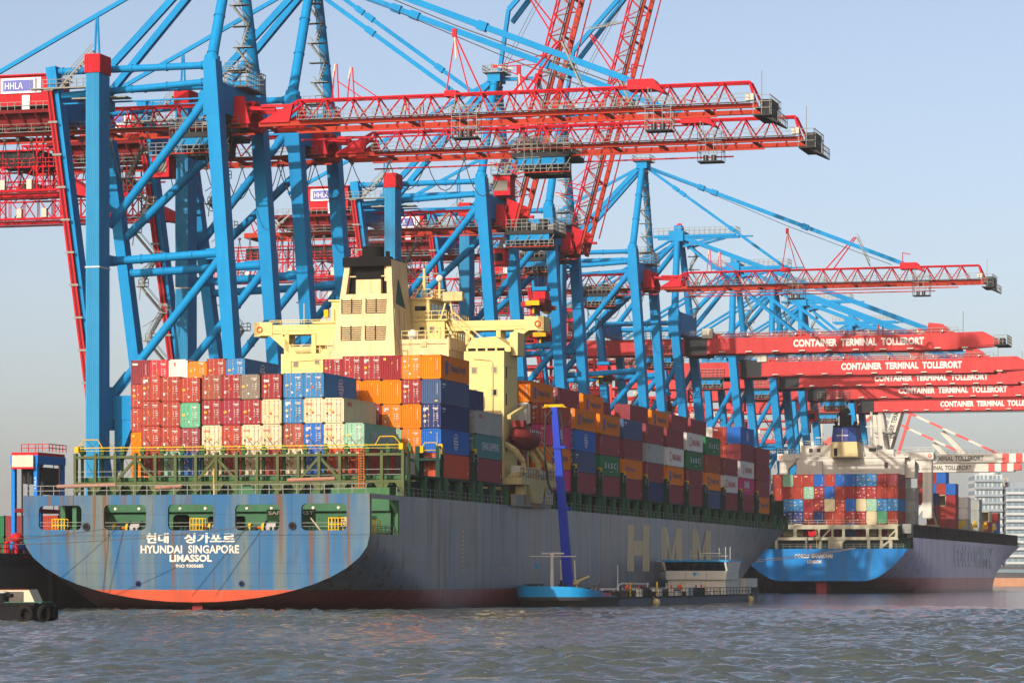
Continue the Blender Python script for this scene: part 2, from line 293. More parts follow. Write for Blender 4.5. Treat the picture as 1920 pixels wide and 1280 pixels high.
def bands(mb, p, q, w, h, w2, h2, n=9):
    """bolted splice plates round a box leg"""
    p = Vector(p); q = Vector(q); d = (q - p).normalized()
    for k in range(1, n):
        f = k / n + (.02 if k % 2 else 0); c = p.lerp(q, f); mb.bar(c - d * .09, c + d * .09, w + (w2 - w) * f + .06, h + (h2 - h) * f + .06, up=(1, 0, 0))
        if k % 2: mb.bar(c - d * .9, c + d * .5, w + (w2 - w) * f + .03, .5, up=(1, 0, 0))
def collars(mb, p, q, r, n=4):
    p = Vector(p); q = Vector(q); d = (q - p).normalized()
    for k in range(n + 1): c = p.lerp(q, .06 + .88 * k / n); mb.tube(c - d * .12, c + d * .12, r + .1, 12)
def lattice_crane(raised=False):
    root = empty("container_crane", (0, 0, 0)); gb, gr = 60.8, 64.7; PT = 69.5
    for e in (-1, 1):                                            # four slanting box legs on rail bogies
        l = MB(); l.bar((.6, e * 9, 2.5), (-4.3, e * 9, PT), 3.0, 1.7, w2=2.5, h2=1.9, up=(1, 0, 0)); bands(l, (.6, e * 9, 2.5), (-4.3, e * 9, PT), 3.0, 1.7, 2.5, 1.9); lg = l.build("leg", "crane_blue", root)
        l = MB(); l.bar((-19.4, e * 9, 2.5), (-28.3, e * 9, PT), 2.6, 1.6, w2=2.2, h2=1.5, up=(1, 0, 0)); bands(l, (-19.4, e * 9, 2.5), (-28.3, e * 9, PT), 2.6, 1.6, 2.2, 1.5); lg2 = l.build("leg", "crane_blue", root)
        for xx, g in ((.6, lg), (-19.4, lg2)):
            k = MB(); k.box(xx - .7, xx + .7, e * 9 - 4.5, e * 9 + 4.5, 1.2, 2.5)
            for q in range(6): k.tube((xx - .35, e * 9 - 3.9 + q * 1.55, .5), (xx + .35, e * 9 - 3.9 + q * 1.55, .5), .5, 10)
            k.build("bogie", "dark_red", g)
    m = MB(); m.bar((-19.9, -10.6, 6), (-28.2, -10.6, 66), .35, .9, mi=0, up=(1, 0, 0)); m.bar((-20.2, -10.7, 6), (-28.5, -10.7, 66), .3, .25, 1, up=(1, 0, 0)); m.bar((-19.6, -10.7, 6), (-27.9, -10.7, 66), .3, .25, 1, up=(1, 0, 0))
    for k in range(14): xx = -19.9 - 8.3 * k / 13; m.box(xx - .7, xx + .7, -10.95, -10.8, 6 + 60 * k / 13, 6.3 + 60 * k / 13, 2)
    m.build("cable_channel", ["dark_red", "crane_red", "galv"], root)
    m = MB(); m.box(-20.8, -18.8, -15, -11.2, 1.0, 67.6)
    for k in range(6): m.box(-20.62 + k * .3, -20.48 + k * .3, -15.06, -15, 1.2, 67.5)
    for k in range(9): m.box(-20.83, -18.77, -15.03, -11.17, 7.5 + k * 7.2, 7.6 + k * 7.2)
    m.box(-20.9, -18.7, -15.1, -11.1, 40.4, 40.6, 1); m.box(-20.8, -18.8, -11.2, -8.2, 18, 24); m.box(-20.8, -19.2, -11.2, -8.2, 41.2, 42.6); m.box(-20.8, -19.2, -11.2, -8.2, 63, 64.5)
    sh = m.build("lift_shaft", ["shaft_blue", "white"], root)
    m = MB(); m.box(-20.95, -18.65, -15.15, -11.05, 67.6, 70.2)
    for k in range(8): m.box(-20.85 + k * .28, -20.75 + k * .28, -15.22, -15.15, 67.65, 70.1)
    for k in range(9): m.box(-18.65, -18.58, -14.95 + k * .45, -14.8 + k * .45, 67.65, 70.1)
    m.build("shaft_cap", "crane_red", sh)
    m = MB(); m.box(-5.5, -3.1, -8, 8, 62.4, 66.6); m.box(-5.3, -3.3, -9.9, -8, 61.8, 67.0); m.box(-5.3, -3.3, 8, 9.9, 61.8, 67.0)
    for k in range(4): m.box(-4.8, -3.4, -5.5 + k * 3.2, -3.6 + k * 3.2, 61.3, 62.4, 1)
    m.build("portal_beam", ["crane_blue", "dark_steel"], root)
    m = MB(); m.box(-28.9, -27.2, -8, 8, 62.4, 66.2); m.build("portal_beam", "crane_blue", root)
    for e in (-1, 1):                                            # sill beams with haunches, and tube braces of the two side frames
        m = MB(); m.box(-19.6, .2, e * 9 - 1, e * 9 + 1, 19.4, 22.8)
        for x0, d in ((-18.6, 1), (-.4, -1)): m.prism([(x0, e * 9 - .9, 19.4), (x0 + d * 3.0, e * 9 - .9, 19.4), (x0, e * 9 - .9, 12.0)], (0, 1.8, 0))
        m.build("sill_beam", "crane_blue", root)
        xl = -19.8 if e < 0 else -25.0; br = [((xl, 46.8), (-4.2, 65.2), .62), ((xl, 41.8), (-2.4, 42.6), .6), ((-2.5, 42.4), (-19.5, 22.6), .62),
              ((-4.4, 68.9), (-28.2, 68.9), .5), ((-4.4, 66.6), (-28.2, 65.4), .48)]
        for (xa, za), (xb, zb), r in br:
            m = MB(); m.tube((xa, e * 9, za), (xb, e * 9, zb), r, 12); collars(m, (xa, e * 9, za), (xb, e * 9, zb), r)
            if r > .55:
                dx, dz = xb - xa, zb - za; m.bar((xb - dx * .16, e * 9, zb - dz * .16), (xb, e * 9, zb), .25, 1.5, up=(0, 0, 1))
            m.build("brace", "crane_blue", root, smooth=.6)
    m = MB(); m.box(-27.2, -3, -9.2, -8.8, 64.2, 64.4); m.build("tie_plate", "crane_blue", root)
    for e in (-1, 1):                                            # A-frame over the waterside legs
        m = MB(); m.tube((-4.4, e * 9, PT - .2), (-4, e * 1.1, 88.5), .78, 14, .7); collars(m, (-4.4, e * 9, PT), (-4, e * 1.1, 88.5), .74, 3); m.tube((-4.4, e * 9, PT - .6), (-4.4, e * 8.6, PT + .6), 1.1, 14); m.build("a_frame", "crane_blue", root, smooth=.6)
    m = MB(); m.box(-5.2, -2.8, -2, 2, 88.0, 89.6); m.box(-6, -2, -2.6, 2.6, 89.6, 89.75, 1); m.rail([(-6, -2.6, 89.7), (-2, -2.6, 89.7), (-2, 2.6, 89.7), (-6, 2.6, 89.7), (-6, -2.6, 89.7)], 1.2, 1, .05, 1, 2)
    m.build("mast_head", ["crane_blue", "galv"], root)
    for e in (-1, 1):
        m = MB(); m.bar((-4.6, e * 1.2, 88.4), (-26.4, e * 3.4, 65.8), .9, .95); m.build("backstay", "crane_blue", root)
    m = MB(); m.bar((-4.6, 0, 88.6), (-44.5, 0, 68.9), .45, .6); m.tube((-25.5, -1.2, 66), (-25.5, 0, 78.2), .18, 6); m.tube((-24.5, -.6, 66), (-25.3, 0, 78.2), .18, 6); m.build("long_stay", "crane_blue", root)
    g = MB(); truss(g, -52, -1.0, gb, gr, 3.1, .9, 13); g.box(-52, -46, -3.6, 3.6, gb - .3, gb, 1)
    for e in (-1, 1): g.prism([(-5.2, e * 3.4 - .3, gb + .5), (-.6, e * 3.4 - .3, gb + .5), (-1.8, e * 3.0 - .3, gr + .6), (-4.6, e * 3.0 - .3, gr + .6)], (0, .6, 0))
    g.bar((-2.5, -2.0, gb + 3.0), (2.6, -2.0, gb + 2.6), .5, .5); g.bar((-2.5, 2.0, gb + 3.0), (2.6, 2.0, gb + 2.6), .5, .5); g.box(-48, 0, -3.5, -3.2, gb - 1.1, gb - .85, 1)
    gd = g.build("girder", ["crane_red", "rail_red"], root)
    walkway(-45, -2, -4.0, gb + .5).build("walkway", "galv", gd)
    h = MB(); h.box(-41, -31.4, -4, 4, 65.2, 69.4)
    for k in range(18): h.box(-40.9 + k * .53, -40.75 + k * .53, -4.06, -4, 65.4, 69.3)
    h.box(-41.4, -31.0, -4.4, 4.4, 69.4, 69.6); h.box(-46, -29.4, -5, 5, 63.9, 64.4, 1); h.box(-45, -30, -3.6, 3.6, 62.2, 63.9, 1)
    for k in range(7): h.tube((-45 + k * 2.4, -4.8, 63.9), (-44.0 + k * 2.4, -3.2, 61.2), .15, 5, mi=1)
    h.rail([(-46, -5, 64.4), (-29.4, -5, 64.4)], 1.1, 1.1, .04, 2, 2); h.stair((-45.6, -4.6, 62), (-42.5, -4.6, 64.4), .8, 2)
    hs = h.build("machinery_house", ["crane_red", "dark_red", "galv"], root)
    s = MB(); s.box(-38.6, -32.3, -4.2, -4.07, 66.9, 69.1, 0); s.box(-38.2, -33.5, -4.24, -4.2, 67.2, 68.8, 1); s.box(-33.2, -33.0, -4.24, -4.2, 67.0, 69.0, 2); s.text("HHLA", (-37.9, -4.26, 67.5), (1, 0, 0), (0, 0, 1), 2.8, .95, 0)
    s.box(-35.3, -34.1, -4.12, -4.06, 64.5, 66.6, 0); s.box(-40.6, -39.6, -4.12, -4.06, 66.6, 67.8, 0)
    s.build("sign", ["sign_white", "sign_blue", "crane_red"], hs)
    # service lattice hung below the landside girder, with cable loops
    t = MB()
    for e in (-1, 1):
        for zz in (53, 56.4, 58.8): t.tube((-58, e * 3, zz), (-29.5, e * 3, zz), .2 if zz < 54 else .14, 6)
        for k in range(12):
            xa = -58 + k * 2.4; t.tube((xa, e * 3, 53 if k % 2 else 56.4), (xa + 2.4, e * 3, 56.4 if k % 2 else 53), .1, 5); t.tube((xa, e * 3, 53), (xa, e * 3, 58.8), .08, 5)
        for xa in (-57, -45, -33):
            for q in (-.5, .5): t.tube((xa + q, e * 3, 52.8), (xa + q, e * 3, 60.8), .13, 6)
            for q in range(6): t.tube((xa - .5, e * 3, 53 + q * 1.3), (xa + .5, e * 3, 54.3 + q * 1.3), .06, 4)
    t.box(-58.5, -29, -3.4, -2.4, 52.5, 52.7, 1); t.box(-58.5, -29, 2.4, 3.4, 52.5, 52.7, 1); t.box(-40, -33, -2.6, 2.6, 56.6, 58.8, 2); t.box(-52, -49, -2.4, 2.4, 56.6, 58.6, 2); t.prism([(-29.5, -3.2, 52.6), (-25.5, -3.2, 51.8), (-25.5, -3.2, 53), (-29.5, -3.2, 55)], (0, 6.4, 0))
    for k in range(6): t.box(-56 + k * 4.2, -55.2 + k * 4.2, -3.3, -2.6, 53.2, 54.6, 3)
    t.rail([(-58, -3.3, 56.4), (-29.5, -3.3, 56.4)], 1.2, 1.2, .05, 0, 2)
    sf = t.build("service_frame", ["crane_red", "dark_red", "dark_steel", "cab_white"], root)
    festoon(-57, -32, -3.6, 60.2, 12, 4.4).build("cable_loops", "cable", sf)
    m = MB(); m.box(-24.6, -16.4, -11.1, -8.9, 64.6, 64.8); m.rail([(-31, -11.1, 66.4), (-20.8, -11.1, 66.4)], 1.1, 1.0, .045); m.box(-31, -20.8, -11.1, -9.9, 66.2, 66.4); m.stair((-26.5, -10.5, 66.4), (-21.2, -11.4, 71.2)); m.build("top_platform", "galv", root)
    m = MB(); z = 8.0; xx = -17.6; side = 1                      # zig-zag stairs beside the far landside leg
    while z < 60:
        lx = -19.4 - 8.9 * (z - 2.5) / 67 + 1.6; a = (lx + (.2 if side > 0 else 3.2), 9.6, z); q = (lx + (3.2 if side > 0 else .2) - .5, 9.6, z + 4); m.stair(a, q)
        m.box(q[0] - .6, q[0] + .9, 8.9, 10.4, z + 3.9, z + 4.0); m.rail([(q[0] + .9, 8.9, z + 4), (q[0] + .9, 10.4, z + 4), (q[0] - .6, 10.4, z + 4)], 1.1, .8, .045)
        m.bar((lx - .5, 9.6, z + 2.0), (q[0], 9.6, z + 3.9), .1); z += 4; side = -side
    m.build("zigzag_stair", "galv", root)
    m = MB(); z = PT + 1
    m.box(-6.4, -1.6, -2.5, 5.5, 66.7, 66.9); m.rail([(-6.4, -2.5, 66.9), (-1.6, -2.5, 66.9), (-1.6, 5.5, 66.9), (-6.4, 5.5, 66.9), (-6.4, -2.5, 66.9)], 2.6, .9, .045, 0, 4); m.box(-5.4, -2.4, -1, 2.4, 69.4, 69.55); m.rail([(-5.4, -1, 69.5), (-2.4, -1, 69.5), (-2.4, 2.4, 69.5)], 1.1, .8, .045)
    k = 0
    while z < 86:
        y0 = 4.6 - 5.0 * (z - PT) / 19; m.stair((-3.2 - (k % 2), y0 - .4, z), (-5.2 + (k % 2) * 2.2, y0 - 1.2, z + 2.8)); m.box(-5.6, -2.8, y0 - 1.7, y0 - .3, z + 2.75, z + 2.85); z += 2.9; k += 1
    m.build("mast_stair", "galv", root)
    # boom, hinged at the waterside legs: own origin at the hinge
    bm_ = MB(); L = 71.6; truss(bm_, 0, L, 0, gr - gb, 3.1, .9, 17, lead=5.2, tail=1.6)
    for e in (-1, 1):
        bm_.prism([(.2, e * 3.4 - .3, .5), (4.6, e * 3.4 - .3, .5), (4.9, e * 2.6 - .3, 3.2)], (0, .6, 0)); bm_.bar((0, e * 2.4, 3.1), (4.6, e * 2.2, 3.0), .3, .4)
    bm_.box(53, 56.6, -1.6, 1.6, gr - gb - .5, gr - gb + .9); bm_.prism([(56.6, -1.6, gr - gb - .5), (58.4, -1.6, gr - gb - 1.2), (56.6, -1.6, gr - gb + .9)], (0, 3.2, 0)); bm_.box(26.6, 28.4, -1.1, 1.1, gr - gb - .3, gr - gb + .5)
    bm_.box(6, 66, -3.6, -3.35, -1.15, -.9, 1); bm_.box(4, 60, 3.3, 3.6, -1.2, -1.0, 0); bm_.tube((53.5, -.8, 4.6), (53.5, -.8, 7.0), .1, 5); bm_.tube((53.5, -.8, 7.0), (55.2, -.8, 6.6), .1, 5)
    boom = bm_.build("boom", ["crane_red", "rail_red"], root, loc=(.6, 0, gb))
    m = walkway(6, L - 1, -4.0, .75, .8); m.build("walkway", "galv", boom)
    m = MB(); m.box(L - .5, L + 1.8, -4.0, 4.0, -1.2, -1.0, 1); m.prism([(L + .6, -3.4, -1.2), (L + 2.8, -3.4, -2.2), (L + 2.8, -3.4, -2.0), (L + 1.6, -3.4, -1.0)], (0, 6.8, 0), 1); m.box(L + .2, L + 1.8, -2.5, 2.5, -1.1, 1.2, 1)
    m.rail([(L - .5, -4.0, -1.0), (L + 1.8, -4.0, -1.0), (L + 1.8, 4.0, -1.0), (L - .5, 4.0, -1.0)], 2.6, .9, .04, 0, 3); m.rail([(L + 2.8, -3.4, -2.0), (L + 2.8, 3.4, -2.0)], 1.4, 1.1, .04, 0, 2); m.tube((L + .5, -3, 0), (L + .5, -3, 5), .07, 5); m.box(L - 1.5, L - .4, -4.2, -3.2, .9, 1.8, 2)
    m.build("end_platform", ["galv", "dark_steel", "cab_white"], boom)
    for xx in (30.5,) if raised else (30.5, 58.): basket((xx, -3.2, -2.6), 3.6, 2.4, 4.2).build("maintenance_basket", ["galv", "dark_steel"], boom)
    for xx, hh in ((10.5, 5.0), (12.8, 4.4), (28.6, 8.0)):
        m = MB(); gq = gr - gb
        for q in (-.5, .5) if hh < 7 else (-1.8, 1.6): m.tube((xx + q, -.7, gq), (xx + (q * .3 if hh < 7 else -.6), -.4, gq + hh), .1, 5, mi=0)
        m.tube((xx + .1 - .5, -.4, gq + hh * .62), (xx + .1 - (.2 if hh < 7 else .7), -.4, gq + hh), .17, 6, mi=1)
        if hh > 7: m.tube((xx + 3.4, -.5, gq), (xx - .4, -.4, gq + hh), .12, 5, mi=0); m.box(xx - .95, xx - .35, -.6, -.2, gq + hh, gq + hh + 1.2, 0)
        else: m.tube((xx + .2, -.5, gq + 2.6), (xx + 4, -.5, gq), .08, 5, mi=0)
        m.build("boom_mast", ["crane_red", "cab_white", "galv"], boom)
    m = MB(); m.tube((36.5, -.5, gr - gb), (42.8, 0, 10.8), .16, 6, mi=0); m.tube((38, .5, gr - gb), (43.2, 0, 10.8), .16, 6, mi=0); m.stair((43.4, 0, 10.6), (46.2, 0, 4.4), .7, 2); m.build("stay_support", ["crane_red", "cab_white", "galv"], boom)
    if raised: boom.rotation_euler = (0, -R(75), 0)
    ap = Vector((-3.6, 0, 88.6))
    def on_boom(x, z):
        a = R(75) if raised else 0; return Vector((.6 + x * math.cos(a) - z * math.sin(a), 0, gb + x * math.sin(a) + z * math.cos(a)))
    for x, wd in ((54, .85), (27.5, .6)):
        m = MB(); q = on_boom(x, gr - gb + .6)
        if raised:
            mid = ap.lerp(q, .5) + Vector((-5 if x > 40 else 4, 0, 0)); m.bar(ap, mid, wd * .8, wd); m.bar(mid, q, wd * .8, wd); m.bar(mid + Vector((0, 2.4, -2)), q + Vector((0, 2.4, 0)), wd * .8, wd)
        else:
            m.bar(ap, q, wd * .7, wd)
            for f in (.22, .27, .62): c = ap.lerp(q, f); m.bar(c - (q - ap).normalized() * .7, c + (q - ap).normalized() * .7, wd * 1.3, wd * 1.5)
        m.build("forestay", "crane_blue", root)
        m = MB()
        for e in (-1, 1):
            if raised: m.tube(ap + Vector((0, e, .3)), q + Vector((0, e, 0)), .05, 4)
            elif x > 40: m.tube(ap + Vector((0, e * .8, .2)), ap.lerp(q, .55) + Vector((0, e * .8, -1.3)), .055, 4); m.tube(ap.lerp(q, .55) + Vector((0, e * .8, -1.3)), q + Vector((-3, e * .8, 0)), .055, 4)
        if m.v: m.build("boom_rope", "cable", root)
    return root
def finish_crane(root, v, label, trolley_x, spread=None, k=1.0):
    in_frame(root, -46, v, QZ); root.scale = (k, k, k)
    trolley_parts(root, trolley_x, 60.8); spread and spreader_parts(root, trolley_x + 1, 59.4, spread)
    tag(root, label, "crane", "blue and red container cranes along the quay"); return root
c1 = lattice_crane(); festoon(-26, -3, -4.2, 59.6, 5, 6).build("cable_loops", "cable", c1)
c2 = copy_tree(c1); c5 = copy_tree(c1); c3 = lattice_crane(True); c4 = copy_tree(c3)
festoon(-20, 27, -4.2, 59.6, 8, 5.4).build("cable_loops", "cable", c2)
finish_crane(c1, 63, "lowered lattice-boom crane by the ship's stern, its lift shaft clear against the sky", -8)
finish_crane(c2, 97, "lowered lattice-boom crane with its trolley out over the ship, second from the stern", 33)
finish_crane(c3, 200, "crane behind the funnel, red boom raised, closer to the stern of the raised two", 3.5, 47)
finish_crane(c4, 248, "crane with its red boom raised, closer to the bow of the raised two", -8, 45)
finish_crane(c5, 319, "crane with lowered lattice boom above the big ship's bow", -14, 42, .985)
# ---------------------------------------------------------------- ships
def hull_paint(name, rgb, boot, zb, grime, rust, rcol=(122, 84, 50), lightc=None, dirty=.6, var=(.12, .12), gloss=None):
    m = paint(name, rgb, .5, .22, 0., rust, scale=.09, rcol=rcol, gloss=gloss); t = m.node_tree; b = t.nodes["Principled BSDF"]; out = b.inputs["Base Color"].links[0].from_socket
    tc = t.nodes.new("ShaderNodeTexCoord"); sx = t.nodes.new("ShaderNodeSeparateXYZ"); t.links.new(tc.outputs["Object"], sx.inputs[0])
    def streaks(fx, fy, fz, lo, hi, fac, c, o):
        mp = t.nodes.new("ShaderNodeMapping"); mp.inputs["Scale"].default_value = (fx, fy, fz); t.links.new(tc.outputs["Object"], mp.inputs[0])
        n = t.nodes.new("ShaderNodeTexNoise"); n.inputs["Scale"].default_value = 1; n.inputs["Detail"].default_value = 6; t.links.new(mp.outputs[0], n.inputs[0])
        r = t.nodes.new("ShaderNodeMapRange"); r.inputs[1].default_value = lo; r.inputs[2].default_value = hi; r.inputs[4].default_value = fac; t.links.new(n.outputs[0], r.inputs[0])
        x = t.nodes.new("ShaderNodeMix"); x.data_type = 'RGBA'; t.links.new(r.outputs[0], x.inputs[0]); t.links.new(o, x.inputs[6]); x.inputs[7].default_value = lin(c); return x.outputs[2]
    out = streaks(.5, var[0], .035, .46, .66, dirty, grime, out); out = streaks(.16, .16, .02, .5, .66, dirty * .7, grime, out)
    if lightc: out = streaks(.35, .35, .03, .5, .7, .5, lightc, out)
    out = streaks(1.1, .5, .03, .57, .64, dirty, rcol, out); out = streaks(2.6, 1.1, .06, .62, .7, dirty, tuple(x * .8 for x in rcol), out); out = streaks(.8, .4, .25, .6, .72, dirty * .5, tuple(x * .7 for x in rgb), out)
    cb = t.nodes.new("ShaderNodeCombineXYZ"); ad = t.nodes.new("ShaderNodeMath"); t.links.new(sx.outputs[0], ad.inputs[0]); t.links.new(sx.outputs[1], ad.inputs[1]); t.links.new(ad.outputs[0], cb.inputs[0]); t.links.new(sx.outputs[2], cb.inputs[1])
    bk = t.nodes.new("ShaderNodeTexBrick"); bk.inputs["Scale"].default_value = 1; bk.inputs["Brick Width"].default_value = 9.5; bk.inputs["Row Height"].default_value = 2.7; bk.inputs["Mortar Size"].default_value = .045; bk.inputs["Mortar Smooth"].default_value = .3; bk.offset = 0.5
    bk.inputs["Color1"].default_value = (.9, .9, .9, 1); bk.inputs["Color2"].default_value = (1.06, 1.06, 1.06, 1); bk.inputs["Mortar"].default_value = (.62, .62, .62, 1); t.links.new(cb.outputs[0], bk.inputs[0])
    ml = t.nodes.new("ShaderNodeMix"); ml.data_type = 'RGBA'; ml.blend_type = 'MULTIPLY'; ml.inputs[0].default_value = .5; t.links.new(out, ml.inputs[6]); t.links.new(bk.outputs[0], ml.inputs[7]); out = ml.outputs[2]
    br = t.nodes.new("ShaderNodeMath"); br.operation = 'GREATER_THAN'; br.inputs[1].default_value = zb; t.links.new(sx.outputs[2], br.inputs[0])
    rb = t.nodes.new("ShaderNodeRGB"); rb.outputs[0].default_value = lin(boot); ro = streaks(.3, .3, .25, .4, .75, .5, tuple(x * .62 for x in boot), rb.outputs[0]); ro = streaks(1.5, 1.2, .2, .56, .75, .5, grime, ro)
    x = t.nodes.new("ShaderNodeMix"); x.data_type = 'RGBA'; t.links.new(br.outputs[0], x.inputs[0]); t.links.new(ro, x.inputs[6]); t.links.new(out, x.inputs[7])
    wet = t.nodes.new("ShaderNodeMapRange"); wet.inputs[1].default_value = .25; wet.inputs[2].default_value = 1.1; wet.inputs[3].default_value = .3; wet.inputs[4].default_value = 1.0; t.links.new(sx.outputs[2], wet.inputs[0])
    wm = t.nodes.new("ShaderNodeMix"); wm.data_type = 'RGBA'; wm.inputs[6].default_value = lin((34, 34, 30)); t.links.new(wet.outputs[0], wm.inputs[0]); t.links.new(x.outputs[2], wm.inputs[7])
    t.links.new(wm.outputs[2], b.inputs["Base Color"]); return m
hull_paint("stern_paint", (54, 106, 150), (206, 88, 58), 2.35, (120, 126, 106), .5, lightc=(78, 124, 160), dirty=.85, rcol=(116, 84, 54))
hull_paint("side_paint", (104, 122, 144), (146, 64, 56), 2.35, (128, 126, 126), .35, rcol=(98, 78, 68), lightc=(140, 148, 154), dirty=.8, gloss=(.42, .26))
hull_paint("bow_red_side", (198, 194, 236), (210, 116, 116), 3.6, (184, 174, 206), .1, lightc=(214, 210, 240), dirty=.5, gloss=(.42, .26)); hull_paint("cosco_stern_paint", (12, 128, 212), (170, 70, 60), 2.75, (70, 120, 150), .12, rcol=(90, 130, 120), lightc=(30, 150, 226), dirty=.4)
paint("deck_green", (74, 120, 78), .6, .35, .2, .25, scale=.6); paint("dark_green", (44, 72, 60), .65, .4, 0, .15); paint("olive_green", (92, 104, 66), .6, .4, .2, .4, scale=.5, rcol=(130, 90, 60)); paint("moss_green", (70, 116, 84), .6, .3, .15, .15)
paint("house_yellow", (234, 212, 142), .5, .12, .1, .08, dcol=(206, 176, 96)); paint("funnel_cream", (236, 208, 160), .55, .3, .45, .3, dcol=(196, 160, 104)); paint("soot", (26, 25, 25), .8, .3); paint("emblem_green", (44, 92, 84), .5, .1)
paint("faded_letter", (240, 220, 178), .6, .35, .4, .85, scale=.25, rcol=(170, 116, 70), dcol=(180, 150, 110)); paint("name_white", (240, 230, 212), .6, .1, 0, .35, rcol=(206, 150, 80)); paint("boat_red", (140, 52, 50), .5, .35, .15, scale=.8, dcol=(90, 40, 40)); paint("davit_cream", (214, 196, 140), .55, .35, .2, .35, scale=.8)
paint("cosco_white", (232, 226, 212), .5, .15, .2, .12); paint("cosco_frame", (186, 182, 158), .6, .3, .2, .25); paint("cosco_letter", (250, 248, 250), .6, .25, .3, dcol=(160, 160, 190)); paint("funnel_blue", (38, 72, 140), .5, .15); paint("buff", (226, 206, 150), .5, .12, .15); paint("lifeboat_orange", (236, 84, 50), .5, .2)
paint("canvas", (206, 190, 160), .8, .2); paint("pipe_pink", (176, 128, 108), .6, .35, 0, .3); paint("rope", (112, 106, 96), .9, .3, scale=3); paint("rope_pale", (186, 178, 176), .9, .2); flat("lamp_glass", (240, 236, 220), .3)

def loft(ys, zs, half, cx, skip=None):
    """plated hull: port and starboard sides from stations ys and levels zs; half(y, z) -> (half breadth, z)"""
    m = MB(); P = []
    for y in ys:
        P.append([half(y, z) for z in zs])
    for e in (-1, 1):
        o = len(m.v)
        for y, row in zip(ys, P): m.v += [(cx + e * bb, yy, zz) for bb, zz, yy in row]
        n = len(zs)
        for i in range(len(ys) - 1):
            for j in range(n - 1):
                if skip and skip(ys[i], ys[i + 1], zs[j], zs[j + 1], e): continue
                q = (o + i * n + j, o + (i + 1) * n + j, o + (i + 1) * n + j + 1, o + i * n + j + 1); m.f.append(q if e > 0 else q[::-1]); m.m.append(0)
    return m
def rrect(x0, x1, z0, z1, r, n=5):
    pts = []
    for cx, cz, a in ((x1 - r, z0 + r, -90), (x1 - r, z1 - r, 0), (x0 + r, z1 - r, 90), (x0 + r, z0 + r, 180)):
        for k in range(n + 1): t = R(a + 90 * k / n); pts.append((cx + r * math.cos(t), cz + r * math.sin(t)))
    return pts
def holed_plate(mb, outer, holes, y0, y1, mi=0):
    """a plate in the xz plane with holes cut through it, and its rims"""
    bm = bmesh.new(); loops = []
    for lp in [outer] + holes:
        vs = [bm.verts.new((x, y0, z)) for x, z in lp]; loops.append(vs)
        for i in range(len(vs)): bm.edges.new((vs[i], vs[(i + 1) % len(vs)]))
    bmesh.ops.triangle_fill(bm, use_beauty=True, use_dissolve=False, edges=bm.edges[:]); bm.verts.index_update()
    vs = [tuple(v.co) for v in bm.verts]; fs = [tuple(v.index for v in f.verts) for f in bm.faces]; bm.free()
    mb.add(vs, fs, mi); mb.add([(x, y1, z) for x, y, z in vs], [f[::-1] for f in fs], mi)
    for lp in [outer] + holes:
        n = len(lp); mb.add([(x, y0, z) for x, z in lp] + [(x, y1, z) for x, z in lp], [(i, (i + 1) % n, n + (i + 1) % n, n + i) for i in range(n)], mi)
    return mb
def lash_frame(us, v, z0, z1, z2, zt, deep=1.0, diag=(), tall=True):
    """lashing bridge: post at each u, two walk levels with haunched beams, braces"""
    m = MB(); a, b_ = us[0], us[-1]
    for k, u in enumerate(us):
        m.box(u - .17, u + .17, v - .3, v + .3, z0, zt); m.box(u + .16, u + .4, v + deep - .2, v + deep + .2, z0, zt + (.9 if tall else 0), 1)
        if tall: m.box(u + .1, u + .62, v + deep - .3, v + deep + .3, zt - .1, zt + .5, 1)
        for d in (-1, 1):
            if a < u + d < b_: m.prism([(u, v - .2, z1 + .25), (u + d * .95, v - .2, z1 + .1), (u + d * .95, v - .2, z1 - .15), (u + d * .35, v - .2, z1 - 1.0), (u, v - .2, z1 - 1.1)], (0, .4, 0))
    for z in (z1, z2):
        m.box(a, b_, v - .24, v + .24, z - .15, z + .15); m.box(a, b_, v + .24, v + deep, z - .08, z + .08, 2); m.box(a, b_, v + deep - .15, v + deep + .25, z - .18, z + .18, 1)
    for i, j in diag: m.bar((us[i], v, z1 + .2), (us[j], v, z2 - .2), .3, .3)
    m.rail([(a, v - .1, z1 + .2), (b_, v - .1, z1 + .2)], 1.2, 2.5, .03, 3, 2)
    return m

# ---- the big ship: local axes are (u, v, z)
ship = empty("container_ship", W(0, 0, 0), -TH)
tag(ship, "huge rust-streaked blue container ship moored stern-on, with cream funnel and green lashing bridges", "container ship")
CX, BH, ZD = -20.6, 20.75, 13.05
def half1(v, z):
    y = v + 30; zk = max(-8, .95 - y * .3); hh = 7.6
    zz = max(z, zk) if z < zk else z; s = min(1, max(0, (zz - zk) / hh)); b = BH * math.sqrt(max(0, 1 - (1 - s) ** 2.0))
    if y > 40: b = BH
    bd = BH * (1 - max(0, (y - 236) / 68) ** 2.3) if y < 304 else 0; yw = max(0, (y - 168) / 124); bw = BH * max(0, 1 - yw ** 1.9)
    t = min(1, max(0, zz / ZD)) ** 1.5; bb = min(b, bw + (max(0, bd) - bw) * t)
    return (max(0, bb), zz - .0026 * max(0, v) * (zz > 6), v + (zz - 13) * .75 * max(0, (y - 285) / 19))
ys = [-30, -29.4, -28, -26, -24, -22, -19.3, -16, -12, -8, -4, 0, 5, 10] + list(range(20, 140, 20)) + list(range(140, 270, 6)) + [271, 273, 273.9]
zs = [-3, -1, 0, .5, .95, 1.3, 1.8, 2.35, 3, 3.8, 4.8, 6, 7.2, 8.55, 10, 11.6, 12.5, ZD]
h = loft(ys, zs, half1, CX, lambda a, b, c, d, e: a >= -29.5 and b <= -19.2 and c >= 8.5 and d <= 12.6)
hull = h.build("hull", "side_paint", ship, smooth=R(35))
m = MB()                                                          # deck plating, following the waterline shape
dk = [half1(y, ZD) for y in ys if y >= -19.4]
